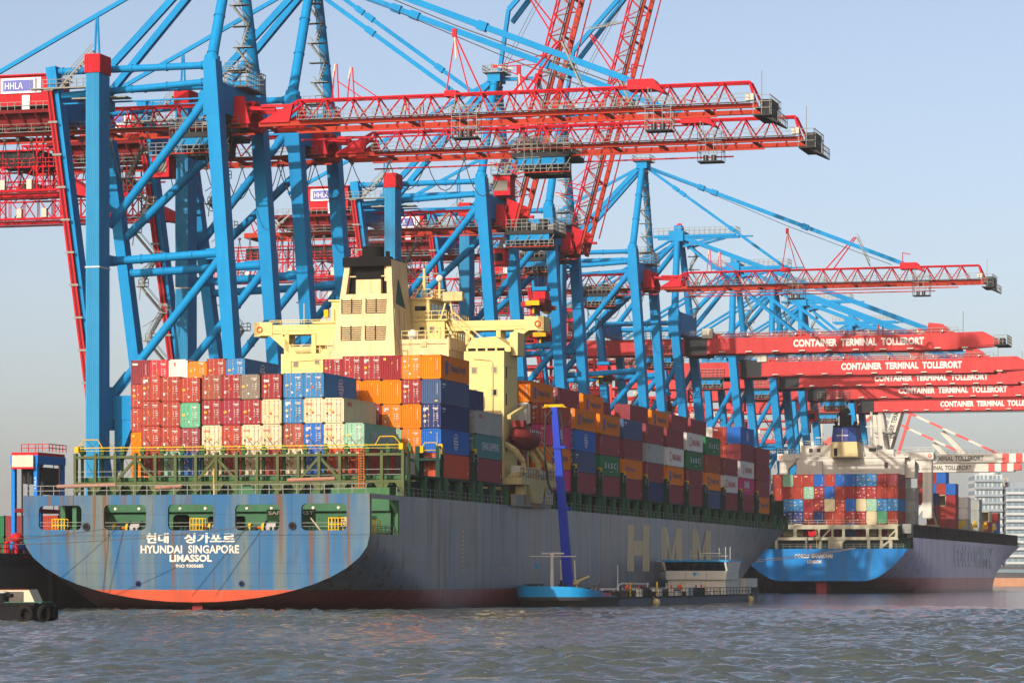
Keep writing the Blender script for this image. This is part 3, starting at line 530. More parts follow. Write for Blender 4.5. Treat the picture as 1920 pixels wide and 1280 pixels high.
for (b0, z0, y0), (b1, z1, y1) in zip(dk, dk[1:]): m.add([(CX - b0, y0, z0 - .05), (CX + b0, y0, z0 - .05), (CX + b1, y1, z1 - .05), (CX - b1, y1, z1 - .05)], [(0, 1, 2, 3)])
m.build("deck", "dark_green", ship)
t = MB(); out = []
for e in (-1, 1):
    zz = [.95, 1.02, 1.2, 1.5, 1.9, 2.35, 3, 3.8, 4.8, 6, 7.2, 8.55]
    pts = [(CX + e * half1(-30, z)[0], z) for z in zz]; out = (pts[::-1] if e < 0 else out + pts[1:])
t.add([(x, -30.02, z) for x, z in out], [tuple(range(len(out)))[::1]])
wins = [(-39.44, -34.21, 9.15, 11.9), (-31.47, -26.37, 9.1, 11.95), (-23.73, -18.29, 9.05, 11.95), (-15.69, -10.45, 9.0, 11.9), (-7.87, -2.56, 8.98, 11.95)]
holed_plate(t, [(CX - BH, 8.55), (CX + BH, 8.55), (CX + BH, ZD), (CX - BH, ZD)], [rrect(a, b, c, d, .55) for a, b, c, d in wins], -30.02, -29.6)
t.box(CX - BH, CX + BH, -30.1, -30.02, 8.5, 8.62); t.box(CX - 16.3, CX + 16.3, -30.06, -30.02, 4.2, 4.25)
transom = t.build("transom", "stern_paint", ship)
m = MB()
for u in (-27.3, -14.9): m.tube((u, -30.12, 3.05), (u, -29.9, 3.05), .36, 12, mi=1); m.tube((u, -30.16, 3.05), (u, -30.1, 3.05), .26, 10, mi=0)
for u in (-33.6, -8.9): m.tube((u, -30.2, 9.5), (u, -30, 9.5), .45, 12, mi=2); m.tube((u, -30.24, 9.5), (u, -30.18, 9.5), .3, 10, mi=0)
m.build("fairlead", ["soot", "funnel_blue", "dark_steel"], transom)
m = MB(); Y = -30.05
for q, (dx, dz) in enumerate(((0, 0), (.07, .02), (.13, 0), (.06, -.04))): m.text("현대", (-26.4 + dx, Y - q * .004, 7.62 + dz), (1, 0, 0), (0, 0, 1), 2.65, 1.1); m.text("싱가포르", (-21.75 + dx, Y - q * .004, 7.62 + dz), (1, 0, 0), (0, 0, 1), 5.95, 1.1)
m.text("HYUNDAI  SINGAPORE", (-27.0, Y, 6.45), (1, 0, 0), (0, 0, 1), 11.8, .92, bold=.025); m.text("LIMASSOL", (-23.5, Y, 5.5), (1, 0, 0), (0, 0, 1), 5.05, .82, bold=.04); m.text("IMO 9305685", (-22.75, Y, 4.85), (1, 0, 0), (0, 0, 1), 3.3, .38, bold=.03)
m.build("name_lettering", "name_white", transom)
# company letters on the side
def block_letter(c, v0, wd, z0, z1, st):
    zf = lambda v: -.0026 * v
    m = MB()
    def P(pts): m.prism([(.17, v0 + a * wd, z0 + (z1 - z0) * q + zf(v0)) for a, q in pts], (.04, 0, 0))
    s = st / wd
    if c == "H": P([(0, 0), (s, 0), (s, 1), (0, 1)]); P([(1 - s, 0), (1, 0), (1, 1), (1 - s, 1)]); P([(s, .34), (1 - s, .34), (1 - s, .66), (s, .66)])
    else:
        P([(0, 0), (s * .9, 0), (s * .9, 1), (0, 1)]); P([(1 - s * .9, 0), (1, 0), (1, 1), (1 - s * .9, 1)])
        P([(s * .9, 1), (s * .9, .62), (.5 - s * .12, .12), (.5, .12), (.5, .38)]); P([(1 - s * .9, 1), (.5, .38), (.5, .12), (.5 + s * .12, .12), (1 - s * .9, .62)])
    m.build("company_letter", "faded_letter", hull)
for c, v0 in (("H", 92.9), ("M", 115.6), ("M", 138.1)): block_letter(c, v0, 14.3, 4.9, 11.8, 4.2)
m = MB()
for k in range(9): m.box(.16, .2, 6.2, 6.2 + (.8 if k % 2 else .5), 4.6 + k * .5, 4.78 + k * .5)
m.tube((.16, 6.4, 9.3), (.2, 6.4, 9.3), .2, 10); m.text("FULL", (.17, 24, 4.6), (0, 1, 0), (0, 0, 1), 3, .5); m.build("draft_mark", "faded_letter", hull)
m = MB(); m.box(-21.2, -20, -29, -25.5, -3, 1.4); m.build("rudder", "boat_red", ship)
# mooring deck seen through the openings
m = MB(); m.box(-41, -.2, -29.6, -19.2, 8.3, 8.5); m.build("mooring_deck", "dark_green", ship)
m = MB(); holed_plate(m, [(-35.4, 8.5), (-.5, 8.5), (-.5, 12.6), (-35.4, 12.6)], [rrect(-30.0, -27.6, 8.7, 11.0, .5), rrect(-26.9, -24.8, 8.7, 11.0, .5), rrect(-22.6, -18.0, 8.7, 10.8, .3), rrect(-15.0, -12.6, 8.7, 10.6, .3), rrect(-7.0, -3.6, 8.7, 10.7, .3)], -20.4, -20.1)
m.box(-35.4, -.5, -20.9, -20.4, 11.3, 12.6); m.box(-36, -.4, -14.6, -14.4, 8.5, 13); m.box(-35.6, -35.1, -29.4, -19.4, 8.5, 12.6)
for u in (-37.4, -36.3): m.box(u - .2, u + .2, -23, -22.6, 8.5, 12.6)
m.build("mooring_bulkhead", "moss_green", ship)
m = MB(); m.box(-41.2, -.1, -29.6, -28.3, 12.7, 12.98); m.box(-41.2, -.1, -20.2, -19.2, 12.2, 12.98); m.box(-.55, .13, -19.6, -19.2, 8.5, 12.6); m.box(-41.3, -40.7, -19.6, -19.2, 8.5, 12.6); m.box(-.3, .13, -29.5, -19.2, 12.55, 12.98)
m.prism([(-.5, -19.6, 12.5), (-.5, -21.2, 12.5), (-.5, -19.6, 11.0)], (.6, 0, 0)); m.build("mooring_deck_head", "deck_green", ship)
def cage(u, v, wd=1.5, z=8.5, h=1.9):
    m = MB()
    for k in range(5): m.box(u + wd * k / 4 - .05, u + wd * k / 4 + .05, v - .05, v + .05, z, z + h)
    for k in range(3):
        for zz in (.6, 1.2, h): m.bar((u, v + k * .5, z + zz), (u + wd, v + k * .5, z + zz), .09)
    for k in range(3): m.box(u + wd * k / 2 - .05, u + wd * k / 2 + .05, v + .95, v + 1.05, z, z + h)
    m.build("hatch_cage", "yellow", ship)
for u in (-38.5, -21.7, -5.2): cage(u, -28.4)
cage(-1.9, -25, 1.3, 8.5, 1.7)
def winch(u, v, fl=True):
    m = MB(); m.tube((u - 1.6, v, 9.35), (u + 1.8, v, 9.35), .12, 8, mi=1)
    for du in (-1.5, .1): m.tube((u + du, v, 9.35), (u + du + .3, v, 9.35), .52, 14, mi=0)
    m.tube((u + .6, v, 9.3), (u + 1.9, v, 9.3), .55, 14, mi=2)
    for du in (.5, 1.9): m.tube((u + du, v, 9.3), (u + du + .1, v, 9.3), .85, 16, mi=3)
    m.box(u - 1.2, u - .6, v - .4, v + .4, 8.5, 9.6, 3); m.box(u + 2.0, u + 2.8, v - .5, v + .5, 8.5, 9.7, 3); m.build("mooring_winch", ["yellow", "orange_gear", "rope_pale", "dark_green"], ship)
for u in (-29.8, -19.8, -13.4): winch(u, -27.6)
m = MB()
for u in (-36.2, -30.8, -28.0, -22.3, -19.1, -14.4, -11.6, -7.0, -3.4):
    for d in (-.25, .25): m.tube((u + d, -28.9, 8.5), (u + d, -28.9, 9.4), .16, 8)
m.build("bollard", "dark_green", ship)
m = MB(); m.tube((-7.4, -28.2, 10.4), (-6.0, -28.2, 8.7), .08, 6); m.build("boat_hook", "canvas", ship); m = MB(); m.box(-4.0, -2.9, -27.6, -26.8, 8.5, 10.5); m.build("deck_locker", "davit_cream", ship)
for a, b, c, d in wins[1:]:
    for f in (.22, .78): m = MB(); m.ball((a + (b - a) * f, -29.3, 11.5), .22, nu=8, nv=5); m.tube((a + (b - a) * f, -29.3, 11.6), (a + (b - a) * f, -29.3, 12.75), .05, 5); m.build("deck_lamp", "lamp_glass", ship)
m = MB(); m.text("SAFETY FIRST", (-13.0, -26.55, 10.8), (1, 0, 0), (0, 0, 1), 5.4, .42, 1, bold=.03); m.box(-13.2, -7.4, -26.5, -26.4, 8.5, 11.4); m.build("safety_board", ["moss_green", "lamp_glass"], ship)
m = MB()
for a, b, c, d in wins: m.bar((a, -29.8, c + .85), (b, -29.8, c + .85), .05); m.bar((a, -29.8, c + .45), (b, -29.8, c + .45), .04)
m.rail([(-41, -29.7, ZD), (-.4, -29.7, ZD)], 1.1, 1.6, .035); m.rail([(-.3, -29, 8.5), (-.3, -19.8, 8.5)], 1.0, 1.5, .035); m.rail([(-.2, -19, 13), (-.2, 27, 12.95)], 1.05, 1.6, .035); m.rail([(-.2, 50, 12.9), (-.2, 214, 12.5)], 1.05, 2.2, .035); m.build("handrail", "galv", ship)
m = MB()
for u0, u1, z in ((-37.8, -30.6, 14.1), (-25.8, -22.6, 13.9), (-10, -4.4, 14.6)): m.tube((u0, -28.6, z), (u1, -28.6, z + .15), .22, 8)
m.build("gangway_roll", "pipe_pink", ship)
# aft lashing bridge and coamings
US = [-40.4 + 2.49 * k * 40.4 / (2.49 * 16) for k in range(17)]
b_ = lash_frame(US, -17.2, 13.0, 14.75, 17.85, 18.3, 1.3, [(2, 3), (4, 3), (6, 7), (8, 7), (11, 12), (13, 12)])
b_.build("lashing_bridge", ["olive_green", "deck_green", "dark_green", "galv"], ship)
m = MB(); m.bar((-40.3, -17.2, 18.95), (-.1, -17.2, 18.95), .1); m.bar((-40.3, -17.2, 18.6), (-.1, -17.2, 18.6), .05)
for s, u in ((1, -40.2), (-1, -.2)): m.poly([(u, -17.2, 18.9), (u + s * .9, -17.2, 19.9), (u + s * 2.6, -17.2, 19.9), (u + s * 3.2, -17.2, 18.9)], .06); m.box(u - .25, u + .25, -17.5, -16.9, 18.4, 19.1)
m.poly([(-.4, -1.6, 18.9), (-.8, -1.6, 19.8), (-2.2, -1.6, 19.8), (-2.7, -1.6, 18.9), (-.3, -1.6, 18.9)], .06); m.box(-.5, .0, -1.9, -1.3, 18.4, 19.0); m.box(-2.8, -2.3, -1.9, -1.3, 18.6, 19.4); m.box(-23.0, -22.9, -17.6, -17.5, 13, 16.4)
for k in range(5): m.box(-1.75 + .02, -1.65, -1.6 - k, -1.5 - k, 13, 14.6)
m.build("bridge_handrail", "yellow", ship)
m = MB()
for u in (-5.2, -4.6): m.bar((u, -17.6, 13.0), (u, -17.6, 18.4), .08, up=(1, 0, 0))
for k in range(18): m.bar((-5.2, -17.6, 13.2 + k * .3), (-4.6, -17.6, 13.2 + k * .3), .06)
for k in range(13): m.bar((-5.5, -17.6, 14.1 + k * .35), (-6.2 if k % 3 == 0 else -5.6, -17.6, 14.1 + k * .35), .05)
m.build("ladder", "orange_gear", ship)
m = MB()                                                          # lashing rods crossing in front of the lower containers
for k in range(16):
    u = US[k]
    for a, c in ((.2, 2.2), (2.2, .2)): m.bar((u + a, -15.6, 14.9), (u + c, -14.75, 17.6), .035); m.bar((u + a, -15.6, 18), (u + c, -14.75, 20.2), .035)
m.build("lashing_rods", "dark_steel", ship)
m = MB(); m.box(-40, -.8, -14.6, 27.2, 13, 14.9); m.box(-40.5, -.2, -15.2, -14.4, 14.9, 15.5, 1); m.box(-39.5, -.8, -15.6, -14.9, 13.0, 14.2, 1)
for k in range(9):
    u = -38 + k * 4.4; m.box(u, u + .9, -16.0, -15.6, 13, 14.2, 1)
m.box(-20.0, -17.2, -17.4, -16.2, 13, 14.3, 2); m.box(-8, -1, -19.3, -18.5, 13, 14.0, 1); m.build("hatch_coaming", ["dark_green", "deck_green", "moss_green"], ship)
BAYS = [-14.6, 0, 15.1] + [50.3 + 14.58 * k for k in range(12)]
for v in BAYS:
    dz = -.0026 * max(0, v); a, z0 = v, 13.0 + dz; m = MB()
    if v > 40: m.box(-39.5, -2.6, v - .2, v + 12.4, z0, 15.3 + dz, 1)
    for q in (.35, 6.1, 11.85):
        if v < -10 and q < 6: continue
        m.box(-.6, .1, v + q - .32, v + q + .32, z0, 15.62 + dz); m.box(-2.4, -2.0, v + q - .25, v + q + .25, z0, 15.62 + dz, 1)
    m.box(-2.6, .1, v + .1, v + 12.1, 15.36 + dz, 15.62 + dz, 1); m.box(-1.4, -1.2, v + 2, v + 5, z0, z0 + 1.1, 2); m.box(-1.6, -1.3, v + 8, v + 9.5, z0, z0 + 1.0, 2)
    for q in range(6): m.box(-1.9, -1.6, v + 1.2 + q * 1.9, v + 1.7 + q * 1.9, z0, z0 + rnd.uniform(.6, 2.2), 1 + q % 2)
    m.build("stanchion_row", ["moss_green", "dark_green", "deck_green"], ship)
for v in [-2.3, 12.3] + [b - 2.35 for b in BAYS[4:]]:             # lashing bridges between the bays
    dz = -.0026 * max(0, v); zt = 19.4 + dz; m = MB()
    for u in (-.45, -3.0): m.box(u - .25, u + .25, v + .25, v + .75, 13 + dz, zt); m.box(u - .25, u + .25, v + 1.4, v + 1.9, 13 + dz, zt)
    for z in (15.6, 17.8): m.box(-12 if v > 0 else -4, -.1, v + .2, v + 1.95, z + dz - .15, z + dz + .15)
    m.rail([(-.15, v + .2, 17.95 + dz), (-.15, v + 1.95, 17.95 + dz)], 1.1, .9, .04, 1); m.box(-.55, -.05, v + .9, v + 1.2, zt - .3, zt + .25, 2); m.bar((-2.9, v + .5, 13.2 + dz), (-.6, v + .5, 15.4 + dz), .2)
    m.build("side_lashing_bridge", ["dark_green", "galv", "yellow"], ship)
# green breakwater frame with lamps near the bow
m = MB(); m.box(-8, -.6, 221.5, 222, 12.4, 18.0); m.build("breakwater", "dark_green", ship)
m = MB(); m.box(-8, -.6, 209.2, 209.6, 12.4, 17.6)
for k in range(4):
    for q in range(4): m.box(-6.6 + q * 1.7, -6.4 + q * 1.7, 209.05, 209.2, 14 + k * 1.0, 14.2 + k * 1.0, 1)
m.build("forward_lashing_bridge", ["dark_green", "lamp_glass"], ship)

# ---- deckhouse
house = MB(); house.box(-26.2, -9.0, 30.5, 47, 13, 33.6); house.box(-34.4, -26.2, 38, 47, 13, 33.6)
hs = house.build("deckhouse", "house_yellow", ship)
m = MB(); m.box(-25.2, -8.6, 30.0, 37.2, 31.6, 34.6); m.box(-8.9, -8.5, 30.2, 37.2, 33.2, 34.8); m.build("casing_base", "funnel_cream", hs)
fun = MB()
def frus(z0, z1, q0, q1, mi=0):                                    # q = (u0, u1, v0, v1)
    fun.hexa([(q0[0], q0[2], z0), (q0[1], q0[2], z0), (q0[1], q0[3], z0), (q0[0], q0[3], z0), (q1[0], q1[2], z1), (q1[1], q1[2], z1), (q1[1], q1[3], z1), (q1[0], q1[3], z1)], mi)
def at(z): f = (z - 33) / 12; return (-23.9 + 1.6 * f, -15.3 - .8 * f, 28.0 + 1.0 * f, 36.5 - 1.0 * f)
frus(31, 40.5, at(31), at(40.5))
a0, a1 = at(40.5), at(45)
frus(40.5, 45, (a0[0], a0[0] + .75, a0[2], a0[3]), (a1[0], a1[0] + .7, a1[2], a1[3])); frus(40.5, 45, (a0[1] - .75, a0[1], a0[2], a0[3]), (a1[1] - .7, a1[1], a1[2], a1[3]))
fun.box(a0[0] + .75, a0[1] - .75, a0[2] + 1.1, a0[3] - .2, 40.52, 45, 1); fun.box(a0[0] + .3, a0[1] - .3, a0[2] - .0, a0[2] + 1.2, 44.1, 45.3, 1); fun.box(-20.9, -17.5, 29.0, 31, 40.4, 42.4); fun.box(a0[0] + .7, a0[1] - .7, a0[2] + .5, a0[2] + .7, 42.75, 42.9)
fun.box(-20.9, -17.5, 29.0, 30, 42.4, 43.2, 1); fun.box(-17.1, -16.4, 29.3, 30, 42.2, 44.2)
fb = fun.build("funnel", ["funnel_cream", "soot"], hs)
m = MB(); m.tube((-19.5, 32, 44.9), (-19.5, 32, 46.9), 1.45, 18); m.box(-22.2, -16.2, 29.2, 35, 44.9, 45.15); m.tube((-22, 31, 45), (-20.6, 31, 45.5), .3, 8); m.tube((-17.2, 31, 45), (-17.2, 31, 46.2), .3, 8); m.build("exhaust_stack", "soot", fb, smooth=.6)
for za, zb in ((38.0, 39.9), (34.5, 36.4)):
    for ua, ub in ((-22.6, -19.95), (-19.3, -16.6)):
        m = MB(); f = at((za + zb) / 2); vv = f[2] - .02; m.box(ua, ub, vv - .05, vv, za, zb, 0)
        for k in range(7): m.box(ua, ub, vv - .2, vv - .05, za + (zb - za) * k / 7, za + (zb - za) * k / 7 + .06, 1)
        m.box(ua - .06, ua, vv - .2, vv, za, zb, 1); m.box((ua + ub) / 2 - .03, (ua + ub) / 2 + .03, vv - .22, vv, za, zb, 1); m.build("louvre", ["funnel_cream", "soot"], fb)
f0, f1 = at(39.2), at(42.6); m = MB(); m.prism([(f0[1] + .04, 29.7, 39.3), (f0[1] + .03, 33.8, 38.9), (f1[1] + .06, 31.4, 42.6)], (.05, 0, 0)); m.build("funnel_emblem", "emblem_green", fb)
m = MB(); m.box(-29, -11.2, 36.8, 47, 34.6, 37.6); m.box(-27, -13.4, 37.2, 45, 37.6, 40.5); m.box(-29.4, -10.8, 36.6, 47.2, 37.5, 37.7); m.box(-27.4, -13.0, 37.0, 45.2, 40.4, 40.6); m.box(-15.2, -13.42, 37.15, 37.2, 40, 40.25, 1); wh = m.build("wheelhouse", ["house_yellow", "davit_cream"], hs)
for ua, ub, vv, za, zb in ((-15.4, -13.9, 37.14, 38.9, 39.5),): m = MB(); m.box(ua, ub, vv, vv + .06, za, zb); m.build("window", "glass", wh)
for k in range(4): m = MB(); m.box(-13.42, -13.36, 38 + k * 1.7, 39.3 + k * 1.7, 38.7, 39.9); m.build("window", "glass", wh)
for k in range(3): m = MB(); m.box(-11.24, -11.16, 38 + k * 2.6, 39.0 + k * 2.6, 35.6, 36.6); m.build("window", "glass", wh)
m = MB(); m.rail([(-15.6, 37, 40.6), (-13.2, 37, 40.6), (-13.2, 45, 40.6)], 1.1, 1, .04); m.rail([(-15, 36.7, 37.7), (-10.9, 36.7, 37.7), (-10.9, 47, 37.7)], 1.1, 1, .04); m.rail([(-15, 30.1, 34.6), (-8.6, 30.1, 34.6), (-8.6, 37, 34.6)], 1.1, 1, .04); m.rail([(-36, 38, 37.6), (-27, 38, 37.6)], .5, 1.5, .04); m.rail([(-34, 38.2, 33.7), (-26.5, 38.2, 33.7)], 1.1, 1.2, .04); m.build("handrail", "house_yellow", hs); m = MB()
m.stair((-9.8, 37.6, 34.7), (-11.4, 37.6, 37.6), .8); m.build("outside_stair", "house_yellow", hs); m = MB(); m.stair((-5.4, 37.2, 33.4), (-10.2, 37.2, 37.7), .9); m.build("outside_stair", "house_yellow", hs); m = MB(); m.stair((-8.2, 36.0, 27.6), (-6.9, 36.0, 33), .9); m.build("outside_stair", "house_yellow", hs); m = MB(); m.stair((-29.2, 37.4, 28.4), (-27.6, 37.4, 33.8), .9); m.build("outside_stair", "house_yellow", hs); m = MB(); m.poly([(-33, 37.9, 29), (-33, 37.9, 32.6), (-28.5, 37.9, 32.8)], .07); m.poly([(-32.6, 37.9, 30.8), (-27, 37.9, 30.8)], .06); m.build("pipework", "house_yellow", hs)
for u, v, z in ((-30.2, 37.98, 29.5), (-27.4, 37.98, 31.0), (-12.6, 36.78, 34.7), (-10.2, 30.48, 31.4), (-8.0, 31.46, 27.2)): m = MB(); m.box(u, u + .85, v - .06, v, z, z + 1.9); m.box(u + .08, u + .77, v - .09, v - .06, z + .1, z + 1.8, 1); m.box(u + .3, u + .55, v - .11, v - .09, z + 1.2, z + 1.55, 2); m.build("door", ["davit_cream", "house_yellow", "glass"], hs)
for u, v, z in ((-32.6, 37.98, 31.9), (-29.6, 37.98, 32.2), (-14.6, 36.78, 36.0), (-13.2, 36.78, 36.0), (-5.9, 31.46, 30.2), (-3.2, 31.46, 30.2), (-5.9, 31.46, 27.3), (-3.2, 31.46, 27.3)): m = MB(); m.box(u - .1, u + .7, v - .05, v, z - .1, z + .8); m.box(u, u + .6, v - .08, v - .05, z, z + .7, 1); m.build("window", ["davit_cream", "glass"], hs)
m = MB()
for q in range(5): m.poly([(-24.6 + q * .35, 29.9, 31.8), (-24.6 + q * .35, 29.9, 33.4 + q * .2)], .06, 5)
for q in range(3): m.tube((-15.2, 28.6 + q * 2.2, 31.5), (-15.6, 28.8 + q * 2.1, 38.5), .07, 5)
m.poly([(-25.1, 29.9, 34.0), (-9, 29.9, 34.0)], .05); m.poly([(-15.1, 30.0, 33.2), (-14.2, 29.9, 33.2), (-14.2, 29.9, 31.8)], .09); m.box(-20.6, -19.4, 29.85, 29.98, 32.2, 33.1); m.box(-12.4, -11.6, 29.85, 29.98, 33.6, 34.3)
for q in range(9): m.bar((-24.2, 27.7, 33.5 + q * .35), (-23.8, 27.7, 33.5 + q * .35), .05)
m.build("pipework", "davit_cream", hs)
# bridge wings
def wing(s, u_in, u_tip, posts, foot):
    m = MB()
    ui, ut = min(u_in, u_tip), max(u_in, u_tip); m.box(ui, ut, 38.0, 41.0, 36.2, 36.6); m.box(ui, ut, 38.0, 38.15, 36.6, 37.5); m.box(ui, ut, 40.85, 41, 36.6, 37.5); m.box(u_tip - .8 if s > 0 else u_tip, u_tip if s > 0 else u_tip + .8, 37.9, 41.1, 36.0, 37.9)
    m.box(min(u_tip, u_tip - s * 2.6), max(u_tip, u_tip - s * 2.6), 37.9, 38.1, 36.1, 37.9); m.box(ui, ut, 37.93, 38.0, 36.7, 36.8)
    for u in posts: m.box(u - .3, u + .3, 38.0, 38.5, foot, 36.3); m.box(u - .3, u + .3, 40.1, 40.6, foot, 36.3)
    for q in (38.0, 40.4): m.prism([(u_tip - s * 1.2, q, 36.4), (u_tip - s * 2.4, q, 35.9), (u_tip - s * 5.0, q, foot), (u_tip - s * 6.0, q, foot), (u_tip - s * 3.8, q, 36.4)], (0, .3, 0))
    m.build("bridge_wing", "house_yellow", hs)
wing(-1, -26.2, -38.2, (-33.6, -29.8, -28.2), 33.6); wing(1, -11.2, 2.0, (-8.4, -4.2), 33.5)
for u in (-37.4, 1.2): m = MB(); m.rings([[(u + (.36 + .09 * math.cos(a)) * math.cos(t), 37.84 + .09 * math.sin(a), 36.9 + (.36 + .09 * math.cos(a)) * math.sin(t)) for a in [2 * math.pi * k / 6 for k in range(6)]] for t in [2 * math.pi * k / 14 for k in range(15)]], 0, False); m.build("lifebuoy", "lifeboat_orange", hs)
m = MB(); m.tube((-33.0, 38.6, 34.1), (-29.6, 38.6, 34.1), .55, 12); m.box(-29.6, -28.2, 38.8, 40, 33.7, 35.2); m.build("vent_drum", "davit_cream", hs)
m = MB(); m.box(-7.0, -1.6, 31.5, 38.0, 13, 33.0); m.prism([(-7.2, 33.2, 33.0), (-1.2, 33.2, 33.0), (-1.2, 33.2, 33.6), (-3.2, 33.2, 35.0), (-6.4, 33.2, 34.8), (-7.2, 33.2, 33.6)], (0, 4.2, 0)); m.box(-1.65, -.6, 34.5, 37.8, 32.6, 35.6)
for k in range(4): m.box(-6.9 + k * 1.3, -5.9 + k * 1.3, 33.12, 33.2, 33.1, 33.5, 1)
for z in (20, 26, 29.5): m.box(-1.6, -1.54, 32.4, 32.7, z, z + 1.5, 1)
for z in (19, 24.8, 31): m.box(-7.02, -1.57, 31.47, 38, z, z + .06, 2)
m.poly([(-5.6, 31.4, 32), (-3.4, 31.4, 31.8), (-3.1, 31.4, 31.3), (-3.1, 31.4, 18)], .08, mi=2); m.box(-8.6, -4.6, 30.2, 31.6, 26.0, 26.3); m.rail([(-8.6, 30.2, 26.3), (-4.6, 30.2, 26.3), (-4.6, 31.5, 26.3)], 1.2, .6, .06); m.build("stair_tower", ["house_yellow", "soot", "davit_cream"], hs)
for u, z1, r in ((-14.5, 44.6, .28), (-12.4, 42.8, .22)): m = MB(); m.tube((u, 38.5, 40.6), (u, 38.5, z1), r, 8, r * .7); m.box(u - .8, u + .8, 38.3, 38.7, z1 - 1.2, z1 - 1.1); m.bar((u - 1.4, 38.5, 40.6), (u, 38.5, z1 - 1.5), .12); m.build("signal_mast", "house_yellow", hs)
m = MB(); m.box(-11.9, -9.2, 38.2, 39.4, 40.2, 41.4, 1); m.bar((-10.6, 38.8, 37.7), (-11.0, 38.8, 40.2), .2); m.bar((-12.4, 38.8, 37.7), (-11.6, 38.8, 40.2), .2); m.build("radar_platform", ["house_yellow", "davit_cream"], hs)
for u, z in ((-23.9, 42), (-30.8, 40.2), (-26.6, 39.4)): m = MB(); m.tube((u, 37, 37.5), (u, 37, z), .06, 5); m.build("aerial", "house_yellow", hs)
m = MB(); m.box(-28.3, -27.7, 37.8, 38.4, 38.4, 39.4); m.tube((-28, 38.1, 37.5), (-28, 38.1, 38.4), .1, 6); m.build("buoy_rack", "yellow", hs)
m = MB(); m.ball((-12.4, 38.5, 43.2), .5); m.build("radome", "white", hs, smooth=1); m = MB(); m.ball((-14.1, 32.0, 35.3), .75); m.build("radome", "white", hs, smooth=1)
# ---- lifeboat station on the starboard side
m = MB(); m.box(-1.6, 1.2, 29.8, 47.6, 15.7, 16.6, 0); m.prism([(.6, 33.5, 15.7), (.6, 41.5, 15.7), (.6, 39.6, 13.4), (.6, 35.4, 13.4)], (.7, 0, 0), 0); m.box(-.2, .9, 32.0, 33.5, 13.0, 15.7, 0); m.box(.1, .8, 43.6, 44.2, 13, 15.7, 0)
for v in (32.0, 39.5): m.poly([(-1.2, v, 16.6), (.9, v, 17.2), (.9, v, 18.6), (-.2, v + .0, 20.2), (-1.6, v, 21.0)], .38, 6); m.box(-.9, .7, v + .4, v + 1.6, 16.6, 18.2, 1)
m.rail([(1.1, 29.8, 16.6), (1.1, 47.6, 16.6)], 1.2, 1.2, .05, 2); m.tube((-.4, 42.4, 17.4), (-.4, 45.6, 17.4), .6, 10, mi=1)
for k in range(4): m.box(.95, 1.1, 42.6 + k * 1.1, 42.75 + k * 1.1, 13.4, 15.7, 1)
for k in range(3): m.box(.95, 1.1, 42.6, 46.0, 13.9 + k * .6, 14.0 + k * .6, 1)
m.box(.3, .9, 28.0, 36, 12.9, 14.4, 2); m.box(.3, .9, 40.2, 46, 12.9, 14.2, 2); m.box(.5, 1.0, 36.2, 39.6, 12.8, 14.1, 3); m.build("davit", ["davit_cream", "white", "galv", "pipe_pink"], ship)
m = MB(); m.bar((-.6, 42.6, 21.2), (.6, 47.0, 17.9), .35, .55); m.bar((-.6, 43.4, 22.6), (1.0, 48.4, 19.4), .12); m.bar((1.0, 48.4, 19.4), (.6, 47.4, 17.0), .25); m.ball((.5, 46.2, 18.4), .6, nu=8, nv=5); m.box(-.2, .9, 46.4, 47.9, 16.6, 18.0); m.build("provision_crane", "house_yellow", ship); m = MB(); m.bar((-.8, 31, 24.4), (-.4, 38, 26.2), .5); m.build("davit_arm", "house_yellow", ship); m = MB(); m.bar((-.3, 38.6, 17.2), (-.3, 38.6, 20.5), .15); m.build("davit_arm", "house_yellow", ship)
def enclosed_boat(name, mat, L=9.5, B=2.9, H=3.3):
    m = MB(); rs = []
    for k in range(13):
        t = -1 + 2 * k / 12; f = max(.06, 1 - abs(t) ** 2.6); fb_ = f ** .6
        rs.append([(B / 2 * f * math.cos(a) * (1.06 if abs(math.sin(a)) < .2 else 1), t * L / 2, H * (.42 + (.42 if math.sin(a) < 0 else .58 * fb_) * math.sin(a) * (f ** .5))) for a in [2 * math.pi * q / 16 for q in range(16)]])
    m.rings(rs); o = m.build(name, mat, smooth=.7)
    m = MB(); m.box(-.8, .8, -3.6, -2.2, H * .86, H * 1.12)
    for k in range(6): m.box(B / 2 * .84, B / 2 * .88, -2.6 + k, -2.2 + k, H * .66, H * .76, 1)
    m.build("canopy_hatch", [mat, "glass"], o); m = MB(); m.rings([[(math.cos(t) * B / 2 * 1.03 * s, max(-1, min(1, math.sin(t) * 1.02)) * L / 2 * .97 * s ** .3, H * .42 + dz) for t in [2 * math.pi * q / 24 for q in range(24)]] for s, dz in ((1, -.08), (1.03, 0), (1, .08))], 0, False); m.build("fender", "dark_red", o); return o
lb = enclosed_boat("lifeboat", "boat_red", 11.0, 3.2, 3.3); in_frame(lb, -.35, 37.2, 20.4); tag(lb, "enclosed dark red lifeboat hanging in cream davits on the big ship's side", "lifeboat")
